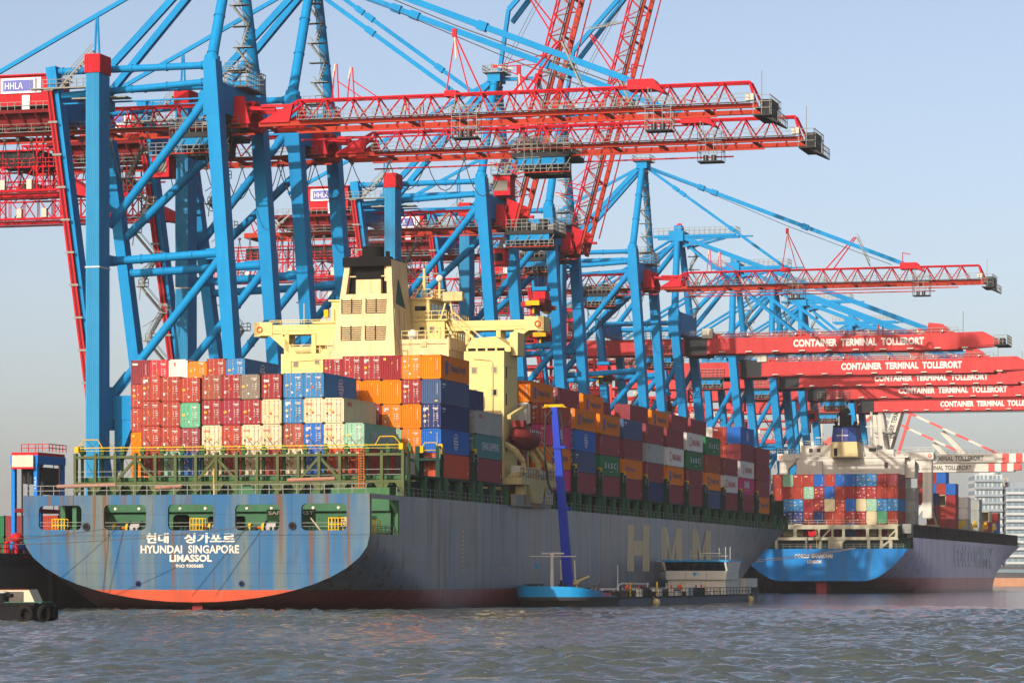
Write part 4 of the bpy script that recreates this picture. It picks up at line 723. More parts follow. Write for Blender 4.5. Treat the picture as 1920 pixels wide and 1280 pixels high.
# ---------------------------------------------------------------- containers
PAL = {"rust": ("rust red", (176, 66, 50)), "dkred": ("dark red", (160, 48, 52)), "crim": ("crimson", (160, 44, 66)), "maroon": ("maroon", (152, 66, 74)), "brown": ("brown", (164, 80, 60)), "cream": ("cream", (222, 208, 168)),
       "lblue": ("light blue", (52, 132, 190)), "bblue": ("bright blue", (36, 108, 196)), "navy": ("navy", (38, 56, 112)), "slate": ("slate blue", (74, 98, 138)), "grey": ("grey", (140, 128, 112)), "mint": ("mint green", (96, 180, 140)), "pgreen": ("pale green", (150, 196, 168)),
       "orange": ("orange", (248, 134, 4)), "redor": ("red-orange", (212, 82, 48)), "white": ("white", (238, 234, 228)), "silver": ("silver grey", (176, 180, 176)), "teal": ("teal", (72, 140, 140)), "pink": ("pink", (222, 60, 128)), "dgreen": ("dark green", (40, 122, 76)), "pred": ("pinkish red", (204, 58, 66)), "sand": ("sand", (214, 196, 150))}
for k_, (n_, rgb_) in PAL.items(): paint("steel_" + n_.replace(" ", "_").replace("-", "_"), rgb_, .5, .22, .12, .1 if k_ not in ("cream", "grey") else .25, scale=.5, rand=.09, rcol=(130, 80, 50), gloss=(.68, .16))
def pmat(c): return MATS["steel_" + PAL[c][0].replace(" ", "_").replace("-", "_")]
paint("casting", (62, 46, 42), .7, .3); flat("bar_grey", (178, 156, 150), .5); flat("mark_white", (236, 228, 222), .6); flat("mark_yellow", (246, 186, 30), .6); flat("mark_red", (214, 62, 62), .6); flat("logo_navy", (50, 58, 140), .6); flat("text_navy", (60, 44, 72), .6); flat("mark_pale", (214, 216, 224), .6)
CW, CH, CL = 2.438, 2.896, 12.192
def body_mesh(kind, L=CL, H=CH, simple=False):
    m = MB(); w2, l2 = CW / 2, L / 2; fr = .12
    for x in (-1, 1):
        for y in (-1, 1): m.box(min(x * w2, x * (w2 - fr)), max(x * w2, x * (w2 - fr)), min(y * l2, y * (l2 - fr)), max(y * l2, y * (l2 - fr)), .02, H)
        m.box(min(x * w2, x * (w2 - .08)), max(x * w2, x * (w2 - .08)), -l2 + fr, l2 - fr, H - .12, H); m.box(min(x * w2, x * (w2 - .08)), max(x * w2, x * (w2 - .08)), -l2 + fr, l2 - fr, .02, .2)
    for y in (-1, 1): m.box(-w2 + fr, w2 - fr, min(y * l2, y * (l2 - .1)), max(y * l2, y * (l2 - .1)), H - .14, H); m.box(-w2 + fr, w2 - fr, min(y * l2, y * (l2 - .1)), max(y * l2, y * (l2 - .1)), .02, .17)
    m.box(-w2 + .06, w2 - .06, -l2 + .06, l2 - .06, H - .06, H - .02); m.box(-w2 + .06, w2 - .06, -l2 + .1, l2 - .1, .06, .14)
    def corr(n, P0, P1, nrm, d=.045):                              # trapezoid ribs from P0 to P1 (bottom line), z .2 -> H-.12
        P0, P1, nrm = Vector(P0), Vector(P1), Vector(nrm); pts = []
        for k in range(n):
            for f, q in ((.0, 0), (.3, 0), (.5, 1), (.8, 1)): pts.append(P0.lerp(P1, (k + f) / n) - nrm * (d * q))
        pts.append(P1); N = len(pts); m.add(pts + [p + Vector((0, 0, H - .32)) for p in pts], [(i, i + 1, N + i + 1, N + i) for i in range(N - 1)])
    ns = 22 if not simple else 10
    corr(ns, (w2 - .015, -l2 + fr, .2), (w2 - .015, l2 - fr, .2), (1, 0, 0)); corr(ns, (-w2 + .015, l2 - fr, .2), (-w2 + .015, -l2 + fr, .2), (-1, 0, 0)); corr(8, (w2 - fr, l2 - .02, .17), (-w2 + fr, l2 - .02, .17), (0, 1, 0))
    if kind == "blind": corr(8, (-w2 + fr, -l2 + .02, .17), (w2 - fr, -l2 + .02, .17), (0, -1, 0), .07)
    for x in (-1, 1):
        for y in (-1, 1):
            for z in (0, H - .118): m.box(x * w2 - .17 if x > 0 else x * w2 - .004, x * w2 + .004 if x > 0 else x * w2 + .17, y * l2 - .18 if y > 0 else y * l2 - .004, y * l2 + .004 if y > 0 else y * l2 + .18, z, z + .12, 1)
    return m
def door_mesh():
    m = MB(); W_ = CW / 2 - .14; m.box(0, W_, -CL / 2 + .02, -CL / 2 + .07, .18, CH - .15)
    for k in range(5): m.box(.05, W_ - .05, -CL / 2, -CL / 2 + .02, .3 + k * .5, .62 + k * .5)
    return m
def bars_mesh():
    m = MB(); W_ = CW / 2 - .14
    for x in (W_ * .3, W_ * .76):
        m.tube((x, -CL / 2 - .03, .12), (x, -CL / 2 - .03, CH - .1), .028, 5)
        for z in (.25, .8, 1.5, 2.2, 2.65): m.box(x - .07, x + .07, -CL / 2 - .05, -CL / 2, z, z + .07)
    m.bar((W_ * .3, -CL / 2 - .06, .95), (W_ * .72, -CL / 2 - .06, .95), .05); return m
def marks_mesh(k):
    r = random.Random(k); m = MB(); y = -CL / 2 - .05
    def rc(x0, x1, z0, z1, mi): m.add([(x0, y, z0), (x1, y, z0), (x1, y, z1), (x0, y, z1)], [(0, 1, 2, 3)], mi)
    rc(.2, .9, 2.36, 2.44, 0); rc(.45, .8, 2.2, 2.27, 0)
    for q in range(3): z = 1.7 - q * .26; rc(.34, .46, z, z + .06, 0); rc(.62, .62 + r.uniform(.15, .33), z, z + .07, 0)
    if k % 3 != 1: rc(-.95, -.62, 1.35, 1.6, 1)
    else: rc(-.2, .02, 1.1, 1.36, 2)
    rc(-.9, -.66, .7, 1.0, 0) if k % 2 else rc(-.25, -.05, .55, .75, 0)
    if k % 3 == 2: rc(-.95, -.65, 2.05, 2.3, 3)
    rc(-.35, -.22, 1.55, 1.72, 1 if k % 2 else 0); rc(.75, 1.0, .22, .32, 0); rc(-.85, -.4, 2.42, 2.5, 0) if k == 1 else None
    if k == 3: m.text("tex", (-.95, y, 1.95), (1, 0, 0), (0, 0, 1), .7, .36, 0, bold=.04)
    if k == 4: m.text("OOCL", (-1.0, y, 2.1), (1, 0, 0), (0, 0, 1), .85, .24, 4, bold=.03); rc(-.6, -.3, 1.4, 1.68, 1); rc(-.92, -.7, .95, 1.2, 5)
    if k == 5: m.text("HMM", (-.95, y, 2.2), (1, 0, 0), (0, 0, 1), .6, .3, 0, bold=.03)
    return m
def bmarks_mesh(k):
    m = MB(); y = -CL / 2 - .03
    def rc(x0, x1, z0, z1, mi): m.add([(x0, y, z0), (x1, y, z0), (x1, y, z1), (x0, y, z1)], [(0, 1, 2, 3)], mi)
    for q in range(8): rc(.72, .78, 1.1 + q * .17, 1.21 + q * .17, 0)
    if k == 0: rc(-.1, .06, 2.35, 2.5, 1)
    if k == 1: rc(-1.0, -.7, 2.3, 2.6, 1); rc(.0, .14, 1.9, 2.05, 1)
    if k == 2: m.text("tex", (-1.0, y, 2.25), (1, 0, 0), (0, 0, 1), .75, .34, 0, bold=.04)
    if k == 3: rc(-.6, -.3, 2.4, 2.5, 2); rc(-.5, -.4, 2.1, 2.5, 2)
    if k == 4: rc(.45, .8, .25, .4, 1)
    return m
TM = {"door": body_mesh("door"), "blind": body_mesh("blind"), "door9": body_mesh("door", H=2.59), "doorS": body_mesh("door", 6.06, simple=True), "blindS": body_mesh("blind", 6.06, simple=True)}
TM = {k: v.mesh("container_" + k, ["casting", "casting"]) for k, v in TM.items()}
DOOR = door_mesh().mesh("door_leaf", ["casting"]); BARS = bars_mesh().mesh("lock_bars", ["bar_grey"])
MK = [marks_mesh(k).mesh("door_marks", ["mark_white", "mark_yellow", "orange_gear", "mark_pale", "mark_red", "dark_steel"]) for k in range(6)]
BK = [bmarks_mesh(k).mesh("end_marks", ["mark_white", "mark_yellow", "mark_red"]) for k in range(5)]
def side_art(brand):
    m = MB(); X = CW / 2 + .012; A, U = (0, 1, 0), (0, 0, 1)
    def at(f, z): return (X, -CL / 2 + CL * f, z)
    if brand == "hapag":
        a = at(.16, .75); m.prism([(X, a[1], .7), (X, a[1] + 1.0, .62), (X, a[1] + 1.35, 1.2), (X, a[1] + .9, 1.45), (X, a[1] + 1.4, 1.9), (X, a[1] + .8, 2.25), (X, a[1] + .1, 2.2)], (.012, 0, 0), 0); m.text("Hapag-Lloyd", at(.33, .95), A, U, 6.4, 1.05, 1, bold=.03)
    elif brand == "hapag small": m.prism([at(.14, 1.0), at(.2, 1.0), at(.21, 1.8), at(.14, 1.9)], (.012, 0, 0), 0); m.text("Hamburg", at(.24, 1.1), A, U, 4.6, .6, 0, bold=.03)
    elif brand == "one": m.text("ONE", at(.26, 1.15), A, U, 4.6, 1.25, 0, bold=.05); m.text("OCEAN NETWORK EXPRESS", at(.28, .72), A, U, 4.2, .2, 0)
    elif brand == "uasc":
        for k, c in enumerate("UASC"): m.text(c, at(.22 + .155 * k, 1.05), A, U, 1.0, .85, 0, bold=.05)
        m.box(X, X + .012, at(.86, 0)[1], at(.875, 0)[1], .7, 2.2, 0); m.box(X, X + .012, at(.5, 0)[1], at(.62, 0)[1], .55, .65, 0)
    elif brand == "yang":
        for q in ((.18, .2, .8, 2.2), (.18, .27, .8, 1.0), (.18, .27, 2.0, 2.2)): m.box(X, X + .012, at(q[0], 0)[1], at(q[1], 0)[1], q[2], q[3], 0)
        m.text("YANG MING", at(.3, .95), A, U, 6.4, .95, 0, bold=.03)
    elif brand == "china": m.text("CHINA SHIPPING", at(.2, 1.0), A, U, 8.0, 1.0, 0, bold=.02)
    elif brand == "globe":
        for r in (.98, .9): pass
        c = Vector((X, .2, 1.5)); n = 20
        m.add([c + Vector((.012, r * math.cos(2 * math.pi * k / n), r * math.sin(2 * math.pi * k / n))) for r in (1.0, .88) for k in range(n)], [(k, (k + 1) % n, n + (k + 1) % n, n + k) for k in range(n) if k not in (0, 1, 10, 11)], 0)
        for dz, wd in ((.45, .55), (.1, .85), (-.25, .85), (-.6, .5)): m.box(X, X + .012, c.y - wd, c.y - .08, c.z + dz - .1, c.z + dz + .1, 0); m.box(X, X + .012, c.y + .05, c.y + wd, c.z + dz - .1, c.z + dz + .1, 0)
    elif brand == "oocl": m.text("OOCL", at(.1, 2.0), A, U, 1.7, .5, 0, bold=.05)
    elif brand == "tab": m.box(X, X + .012, at(.05, 0)[1], at(.16, 0)[1], 2.25, 2.45, 0); m.box(X, X + .012, at(.07, 0)[1], at(.12, 0)[1], 1.95, 2.05, 0)
    elif brand == "id":
        for q in range(8): m.box(X, X + .012, at(.05, 0)[1], at(.062, 0)[1], 1.2 + q * .17, 1.32 + q * .17, 0)
        m.box(X, X + .012, at(.93, 0)[1], at(.945, 0)[1], .6, 1.0, 0)
    return m
ARTM = {"hapag": ["logo_navy", "text_navy"], "hapag small": ["logo_navy"], "one": ["mark_pale"], "uasc": ["mark_pale"], "yang": ["mark_red"], "china": ["mark_pale"], "globe": ["mark_pale"], "oocl": ["mark_red"], "tab": ["mark_pale"], "id": ["mark_pale"]}
ART = {k: side_art(k).mesh("side_lettering", v) for k, v in ARTM.items()}
ARTW = {"hapag": "with dark lettering", "hapag small": "with small dark lettering", "one": "with big white ONE lettering", "uasc": "with spaced white letters", "yang": "with red lettering", "china": "with white lettering", "globe": "with white round emblem", "oocl": "with small red lettering"}
def link_obj(name, me, parent, mat=None, n=1):
    o = bpy.data.objects.new(name, me); COL.objects.link(o)
    if parent: o.parent = parent
    if mat: o.material_slots[0].link = 'OBJECT'; o.material_slots[0].material = mat
    return o
NCONT = 0
def container(u, v, z, col, kind, where, group, mk=None, art=None, detail=True, L=CL, side=None):
    """u = centre, v = aft end, z = base; kind door | blind | door9"""
    global NCONT; NCONT += 1; r = random.Random(int(u * 37 + v * 101 + z * 977)); key = kind + ("S" if L < 7 else "")
    o = link_obj("shipping_container", TM[key], None, pmat(col)); in_frame(o, u, v + L / 2, z); me = PAL[col][0]
    if kind != "blind" and L > 7:
        if detail:
            for s in (-1, 1):
                d = link_obj("door", DOOR, o, pmat(col)); bz = link_obj("lock_bars", BARS, d); d.scale = (s, 1, 1 if kind == "door" else .89)
        else:
            for s in (-1, 1): d = link_obj("door", DOOR, o, pmat(col)); d.scale = (s, 1, 1)
    if L > 7 and (detail or mk is not None):
        q = link_obj("markings", (BK if kind == "blind" else MK)[mk if mk is not None else (r.choice((0, 4)) if kind == "blind" else r.choice((0, 1, 2, 0, 1, 5)))], o)
    if art: link_obj("side_lettering", ART[art], o)
    bits = me + (" ribbed-end" if kind == "blind" else "") + " container" + (" " + ARTW[art] if art in ARTW else "") + ", " + where
    if len(bits.split()) > 16: bits = bits.replace(" ribbed-end", "")
    if len(bits.split()) > 16: bits = bits.replace("with white round emblem", "with emblem").replace("with big white ONE lettering", "with ONE lettering").replace("with spaced white letters", "with white letters").replace("with small red lettering", "with red lettering").replace(" forward", "")
    if len(bits.split()) > 16: bits = bits.replace("with emblem, ", "").replace(" container with white lettering", " container").replace(", farther ship", " of farther ship")
    tag(o, bits, "container", group); return o
ORD = ["", "first", "second", "third", "fourth", "fifth", "sixth", "seventh", "eighth", "ninth", "tenth", "eleventh", "twelfth", "thirteenth", "fourteenth", "fifteenth", "sixteenth"]
HP, ZB = 2.945, 15.72
# bay A: eleven columns behind the stern lashing bridge; tiers from the top (tier 4) down
GA = "containers of the aftermost stack"
xa = -33.2; A = [("rust rust rust rust", ""), ("rust rust rust pgreen", ""), ("rust mint maroon bblue", ""), ("brown dkred cream cream", ""), ("dkred crim rust rust", ""), ("grey dkred cream cream", ""), ("dkred sand cream rust", ""), ("lblue lblue brown cream", ""), ("lblue cream bblue bblue", ""), ("- cream cream redor", ""), ("- - pgreen rust", "")]
GAP = {3: .22, 7: .22}; MKA = {("cream"): 4}
for ci, (cols, _) in enumerate(A):
    xa += GAP.get(ci, 0)
    for ti, c in enumerate(cols.split()):
        if c == "-": continue
        tier = 4 - ti; mk = 4 if c == "cream" else (3 if (ci, ti) in ((3, 1), (6, 0)) else None); sh = -.22 if (ci, ti) == (5, 0) else 0
        art = {(8, 0): "globe", (9, 1): "oocl", (10, 2): "china"}.get((ci, ti)); cc = c
        container(xa + CW / 2 + sh, -14.6, ZB + (tier - 1) * HP - (.12 if ci == 1 and ti < 3 else 0) - (.28 if ci == 2 and ti < 3 else 0) + (.06 if ci > 6 else 0), cc, "door", f"{ORD[ci + 1]} column from port, {ORD[tier]} tier up, aftermost stack", GA, mk, art)
    xa += 2.478
# bay B: sixteen columns, full beam, seen over and beside bay A
GB = "containers of the second stack from the stern"; PB = 2.49
def ub(c): return -40.0 + CW / 2 - .5 + PB * (c - 1) + .05
B = {1: [("maroon", "blind", 2), ("rust", "door"), ("rust", "door"), ("orange", "blind", 1), ("orange", "blind", 0)], 2: [("pred", "door"), ("rust", "door")], 3: [("white", "blind", 3), ("rust", "door")], 4: [("orange", "door9"), ("rust", "door")], 5: [("rust", "door"), ("dkred", "door")],
     6: [("lblue", "door", None, "globe"), ("rust", "door")], 11: [("dkred", "door9"), ("rust", "door"), ("rust", "door"), ("cream", "door"), ("grey", "door")], 12: [("dkred", "door"), ("orange", "blind"), ("rust", "door"), ("rust", "door"), ("grey", "door")], 13: [("dkred", "door"), ("orange", "blind"), ("dkred", "door"), ("grey", "door"), ("rust", "door")],
     14: [("dkred", "blind", 1), ("orange", "blind", 0), ("orange", "door"), ("pgreen", "door"), ("grey", "blind")], 15: [("orange", "door"), ("dkred", "door", 3), ("orange", "blind", 0), ("orange", "door"), ("silver", "blind")], 16: [("orange", "blind", 0, "hapag"), ("slate", "blind", 4, "tab"), ("navy", "door", None, "tab"), ("bblue", "blind", 0, "globe"), ("redor", "door", None, "id")]}
for c, tiers in B.items():
    z = ZB + 5 * HP
    for ti, t in enumerate(tiers):
        col, kind = t[0], t[1]; mk = t[2] if len(t) > 2 else None; art = t[3] if len(t) > 3 else None; hh = HP - (.306 if kind == "door9" else 0)
        zz = ZB + (4 - ti) * HP; container(ub(c), 0, zz, col, kind, f"{ORD[c]} column from port, {ORD[5 - ti]} tier up, second stack forward", GB, mk, art)
GC = "containers just aft of the lifeboat"
for c, ti, col, art in ((16, 3, "silver", "oocl"), (16, 2, "teal", "china"), (16, 1, "maroon", "id"), (15, 4, "navy", None), (15, 3, "slate", None), (15, 2, "grey", None)):
    container(ub(c), 15.1, ZB + (ti - 1) * HP, col, "door", ("deck-edge" if c == 16 else "inner") + f" column, {ORD[ti]} tier up, third stack", GC, None, art)
# the long run forward of the house: outer column 16 and inner column 15
GD = "containers along the starboard side forward of the house"
H_, Y_, U_, O_, G_ = "hapag", "yang", "uasc", "one", "globe"
FW = [dict(o=[None, ("rust", "door", "id"), ("pink", "door", O_), ("orange", "door", H_), ("pink", "door", O_)], i=[("orange", "blind", H_), ("white", "blind"), ("navy", "blind"), ("maroon", "door"), ("maroon", "door")]),
      dict(o=[None, ("orange", "door", H_), ("bblue", "door", G_), ("slate", "door", "tab"), ("maroon", "door", "id")], i=[("maroon", "door", "id"), ("orange", "door")]),
      dict(o=[None, ("orange", "door", H_), ("maroon", "door", "id"), ("dgreen", "blind", U_), ("maroon", "door")], i=[("orange", "door", H_), ("maroon", "door")]),
      dict(o=[None, ("slate", "door", "tab"), ("maroon", "door"), ("orange", "door", "hapag small"), ("maroon", "door", "id")], i=[None, ("maroon", "door")], j=[("maroon", "door")]),
      dict(o=[None, ("maroon", "blind", "id"), ("silver", "door", "oocl"), ("maroon", "door", "id"), ("navy", "door", "tab")], i=[("maroon", "blind"), ("rust", "door")]),
      dict(o=[None, ("maroon", "blind"), ("white", "door", Y_), ("orange", "door", H_), ("maroon", "door")], i=[("orange", "door", H_), ("maroon", "door")]),
      dict(o=[None, ("white", "door", Y_), ("dgreen", "door", U_), ("maroon", "door", "id"), ("maroon", "door")], i=[("maroon", "door"), ("cream", "door")]),
      dict(o=[None, ("dgreen", "door", U_), ("brown", "door", "id"), ("orange", "door", H_), ("slate", "door", "tab")], i=[("maroon", "door"), ("maroon", "door")]),
      dict(o=[None, None, ("maroon", "door", "id"), ("white", "door", Y_), ("maroon", "door")], i=[None, None, ("maroon", "door")]),
      dict(o=[("bblue", "blind", G_), ("maroon", "blind"), ("white", "door", Y_), ("pink", "door", O_), ("maroon", "door", "id")], i=[("rust", "blind", None, 2), ("rust", "blind", None, 2), ("maroon", "blind"), ("maroon", "door")], j=[("white", "blind"), ("rust", "blind")]),
      dict(o=[None, ("maroon", "door"), ("maroon", "door"), ("maroon", "door"), ("orange", "door", H_)], i=[None, ("rust", "door"), ("maroon", "door")]),
      dict(o=[None, None, None, None, None], i=[None, None, ("silver", "door"), ("white", "door"), ("grey", "door")])]
for bi, bay in enumerate(FW):
    v = BAYS[3 + bi]
    for c, key, nm in ((16, "o", "deck edge"), (15, "i", "second column"), (14, "j", "third column")):
        for ti, t in enumerate(bay.get(key, [])):
            if not t: continue
            tier = 5 - ti; z = ZB + (tier - 1) * HP - .0026 * v
            art = t[2] if len(t) > 2 else None; mk = t[3] if len(t) > 3 else (3 if t[0] == "white" and t[1] == "blind" else None)
            container(ub(c), v, z, t[0], t[1], f"{ORD[bi + 1]} bay past the lifeboat, {nm}, {ORD[tier]} tier up", GD, mk, art, detail=bi < 2)
# ---------------------------------------------------------------- second container ship, local axes (u, v - 374.5, z)
V2 = 374.5
cos2 = empty("container_ship", W(0, V2, 0), -TH)
tag(cos2, "bright blue-sterned container ship with white bridge moored beyond the big ship's bow", "container ship")
CX2, B2 = -20.0, 20.0
def half2(y, z):
    zk = max(-8, 2.85 - max(0, y - 6) * .12) if y > 6 else 2.85
    zz = max(z, zk); s = min(1, (zz - zk) / 7.4); b = B2 * (.48 + .52 * max(0, s) ** .52)
    if y > 6:
        f = min(1, (y - 6) / 55); b = b + (B2 - b) * f if zz > zk + .05 else b * (1 if zk > -2 else 1)
    if z < zk - .01: b = min(b, B2 * .48) if y <= 6 else b
    bd = B2 * max(0, 1 - max(0, (y - 222) / 68) ** 2.2); bw = B2 * max(0, 1 - max(0, (y - 130) / 152) ** 1.9); t = min(1, max(0, zz / 13)) ** 1.6
    return (max(0, min(b, bw + (bd - bw) * t)), max(z, zk) if y < 30 else z, y + (zz - 13) * .7 * max(0, (y - 262) / 28))
ys2 = [0, 2, 5, 9, 14, 20, 27, 34, 42, 52, 64] + list(range(80, 140, 20)) + list(range(140, 290, 6)) + [289.5]
zs2 = [-2, -.5, 0, 1, 2, 2.85, 2.9, 3.0, 3.2, 3.6, 4.2, 5, 6, 7.5, 9, 10.4, 12, 13.05]
loft(ys2, zs2, half2, CX2, lambda a, b, c, d, e: c >= 10.3 and b <= 9.1).build("hull", "bow_red_side", cos2, smooth=R(35))
m = MB(); out = []
for e in (-1, 1):
    pts = [(CX2 + e * half2(0, z)[0], z) for z in [2.85, 2.87, 2.92, 3.0, 3.2, 3.6, 4.2, 5, 6, 7.5, 9, 10.4]]; out = pts[::-1] if e < 0 else out + pts
m.add([(x, -.03, z) for x, z in out], [tuple(range(len(out)))]); tr2 = m.build("transom", "cosco_stern_paint", cos2)
m = MB(); m.text("COSCO  SHANGHAI", (-26.5, -.06, 8.2), (1, 0, 0), (0, 0, 1), 8.95, .95, bold=.04); m.text("LONDON", (-23.5, -.06, 6.95), (1, 0, 0), (0, 0, 1), 3.3, .82, bold=.04); m.build("name_lettering", "name_white", tr2)
m = MB(); m.text("COSCO SHIPPING", (.03, 81, 6.4), (0, 1, 0), (0, 0, 1), 86, 5.6, bold=.05, lift=.05); m.build("company_lettering", "cosco_letter", cos2)
m = MB(); m.box(-21.6, -19.2, 1.2, 6.5, -3, 2.9); m.build("rudder", "boat_red", cos2)
m = MB(); m.box(-39, -1, .2, 9.0, 10.2, 10.38); m.add([(CX2 - half2(y, 13)[0], y, 13.0) for y in ys2[3:]] + [(CX2 + half2(y, 13)[0], y, 13.0) for y in ys2[3:]][::-1], [tuple(range(2 * len(ys2[3:])))]); m.box(-39.5, -.6, 9, 9.3, 10.2, 13); m.build("deck", "dark_green", cos2)
m = MB()                                                          # cream stern frame with openings
holes = [rrect(a, b, 13.15, 15.0, .3, 3) for a, b in ((-34.0, -27.2), (-26.4, -21.4), (-20.9, -18.2), (-17.7, -15.6), (-15.0, -10.0), (-9.3, -7.0), (-6.4, -3.2))]
holed_plate(m, [(-36, 12.6), (-2.6, 12.6), (-2.6, 15.7), (-36, 15.7)], holes, 2.0, 2.4); m.box(-36.2, -2.4, 2.0, 7.4, 15.7, 16.0); m.box(-36.2, -2.4, 1.8, 3.0, 12.45, 12.75)
for u, d in ((-35.4, -1), (-31.2, 0), (-20.8, 0), (-18.6, 1), (-9.4, 0), (-6.4, 0), (-4.2, -1)):
    m.box(u - .35, u + .35, 2.0, 2.6, 10.4, 12.6)
    if d: m.bar((u, 2.2, 12.4), (u + d * 2.6, 2.2, 10.5), .6, .5)
for u in (-20.2, -4.6): m.bar((u, 2.2, 13.2), (u + 1.7, 2.2, 14.9), .3, .3)
m.prism([(-18.2, 2.0, 12.6), (-14.6, 2.0, 12.6), (-15.6, 2.0, 11.8), (-15.6, 2.0, 10.4), (-18.2, 2.0, 10.4)], (0, .6, 0)); m.rail([(-36, .3, 10.4), (-1, .3, 10.4)], 1.1, 1.6, .04, 1); m.rail([(-36, 2, 16.0), (-2.6, 2, 16.0)], 1.1, 2, .04, 0)
m.box(-24.2, -23.8, 1.2, 1.6, 10.4, 13.2, 1); m.box(-23.2, -22.9, 1.2, 1.4, 10.4, 11.4, 2); m.build("stern_frame", ["cosco_frame", "galv", "band_red"], cos2)
m = MB(); m.tube((-21.2, -.1, 10.4), (-21.3, -1.0, 15.2), .06, 5, mi=1); m.add([(-21.3, -.9, 14.9), (-22.4, -1.1, 14.3), (-23.2, -.8, 14.6), (-23.1, -.7, 13.4), (-22.2, -1.0, 13.1), (-21.25, -.8, 13.6)], [(0, 1, 4, 5), (1, 2, 3, 4)]); m.build("stern_flag", ["crane_red", "buff"], cos2)
m = MB()
for k in range(36):
    y = 10 + k * 6.1
    if y > 226: break
    m.box(-.75, -.05, y, y + .5, 13, 16.2); m.box(-2.2, -1.9, y, y + .6, 13, 16.2); m.rail([(-.1, y, 13), (-.1, y + 6, 13)], 1.1, 2, .04)
m.box(-38, -2.4, 10, 224, 13, 16.0, 1); m.box(-2.4, -.1, 10, 224, 15.9, 16.2); m.box(-1.4, -.2, 8.6, 10.2, 13, 15.8, 2); m.box(-2.0, .05, 5.6, 8.4, 14.0, 16.2, 2); m.build("stanchion_row", ["dark_steel", "dark_green", "silver_paint"] if "silver_paint" in MATS else ["dark_steel", "dark_green", "galv"], cos2)
m = MB(); m.box(-32, -5.5, 36, 47, 13, 33.2); m.box(-31.5, -12.5, 37, 46, 33.2, 36.2); m.box(-5.6, -3.2, 37.5, 44, 28, 33.2); m.box(-33, -4.6, 35.8, 47.2, 32.9, 33.25); m.box(-32.4, -26, 35.4, 36, 28.6, 32.4); h2 = m.build("deckhouse", "cosco_white", cos2, loc=(-2.0, 10, .3))
for u in (-29.5, -27.5, -14.5, -13.6, -10.5): m = MB(); m.box(u, u + .9, 36.93 if u < -12 else 35.93, 37 if u < -12 else 36, 34.4 if u < -12 else 30.4, 35.4 if u < -12 else 31.8); m.build("window", "glass", h2)
for s, ui, ut in ((-1, -31, -37.6), (1, -6, 1.4)):
    m = MB(); a, b_ = min(ui, ut), max(ui, ut); m.box(a, b_, 37.5, 40.5, 32.4, 34.2); u0 = ut - s * 1.6; m.box(u0 - 1.1, u0 + 1.1, 37.8, 40.2, 18 if s > 0 else 25, 32.4); m.prism([(u0 - s * 1.1, 37.8, 32.4), (u0 - s * 3.2, 37.8, 32.4), (u0 - s * 1.1, 37.8, 30.4)], (0, 2.4, 0)); m.prism([(u0 - 1.1, 37.8, 22), (u0 - 4.6, 37.8, 16), (u0 - 3.6, 37.8, 16), (u0 - 1.1, 37.8, 20)], (0, 1, 0)); m.build("bridge_wing", "cosco_white", h2)
m = MB(); m.rail([(-37.6, 37.6, 34.2), (-31, 37.6, 34.2)], 1.2, 1.5, .05); m.rail([(-6, 37.6, 34.2), (1.4, 37.6, 34.2)], 1.2, 1.5, .05); m.rail([(-33, 35.9, 33.3), (-4.6, 35.9, 33.3)], 1.1, 1.5, .05); m.build("handrail", "cosco_white", h2)
for u in (-36.8, .5): m = MB(); m.tube((u, 37.35, 33.4), (u, 37.48, 33.4), .45, 12); m.tube((u, 37.3, 33.4), (u, 37.36, 33.4), .24, 10, mi=1); m.build("lifebuoy", ["lifeboat_orange", "cosco_white"], h2)
m = MB()
def fr2(z0, z1, a, b_, mi): m.hexa([(a[0], a[2], z0), (a[1], a[2], z0), (a[1], a[3], z0), (a[0], a[3], z0), (b_[0], b_[2], z1), (b_[1], b_[2], z1), (b_[1], b_[3], z1), (b_[0], b_[3], z1)], mi)
fr2(33, 36.8, (-23.4, -16.4, 32, 42), (-23.1, -16.8, 32.4, 41.5), 0); fr2(36.8, 40.4, (-23.1, -16.8, 32.4, 41.5), (-22.8, -17.3, 32.8, 41), 1); m.box(-22.8, -17.3, 32.8, 41, 40.4, 40.9, 2)
for du in (-1.0, .45):
    for z, mi in ((38.6, 3), (36.95, 3)): m.box(-20.6 + du, -19.8 + du + .4, 32.3, 32.5, z, z + 1.3, mi)
m.box(-20.6, -20.3, 32.3, 32.45, 36.9, 39.9, 4); m.box(-21.8, -18.9, 32.3, 32.45, 38.2, 38.5, 4); m.box(-22.4, -21.6, 31.9, 32.1, 33.3, 35.2, 2); f2 = m.build("funnel", ["buff", "funnel_blue", "soot", "logo_navy", "mark_pale"], h2)
m = MB(); m.poly([(-20.2, 36, 40.6), (-20.2, 36, 43.6), (-20.8, 36, 44.7)], 1.5, 14); m.tube((-22.4, 36, 40.6), (-22.6, 36, 42), .4, 8); m.tube((-18, 36, 40.6), (-17.6, 36, 42), .5, 8); m.build("exhaust_stack", "soot", f2)
m = MB(); m.tube((-14.2, 39, 36), (-14.2, 39, 44.5), .35, 8); m.box(-15.6, -12.6, 38.6, 39.4, 40.6, 40.9); m.tube((-26.4, 38, 36.2), (-26.4, 38, 41.5), .2, 6); m.box(-28, -25, 37.8, 38.2, 38, 38.2); m.rail([(-31, 37, 36.2), (-12.5, 37, 36.2)], 1.1, 1.5, .05); m.box(-12.4, -8.4, 37.2, 41, 33.2, 35.0); m.bar((-17, 36, 46), (-16, 33, 46.2), .1); m.build("signal_mast", "cosco_white", h2)
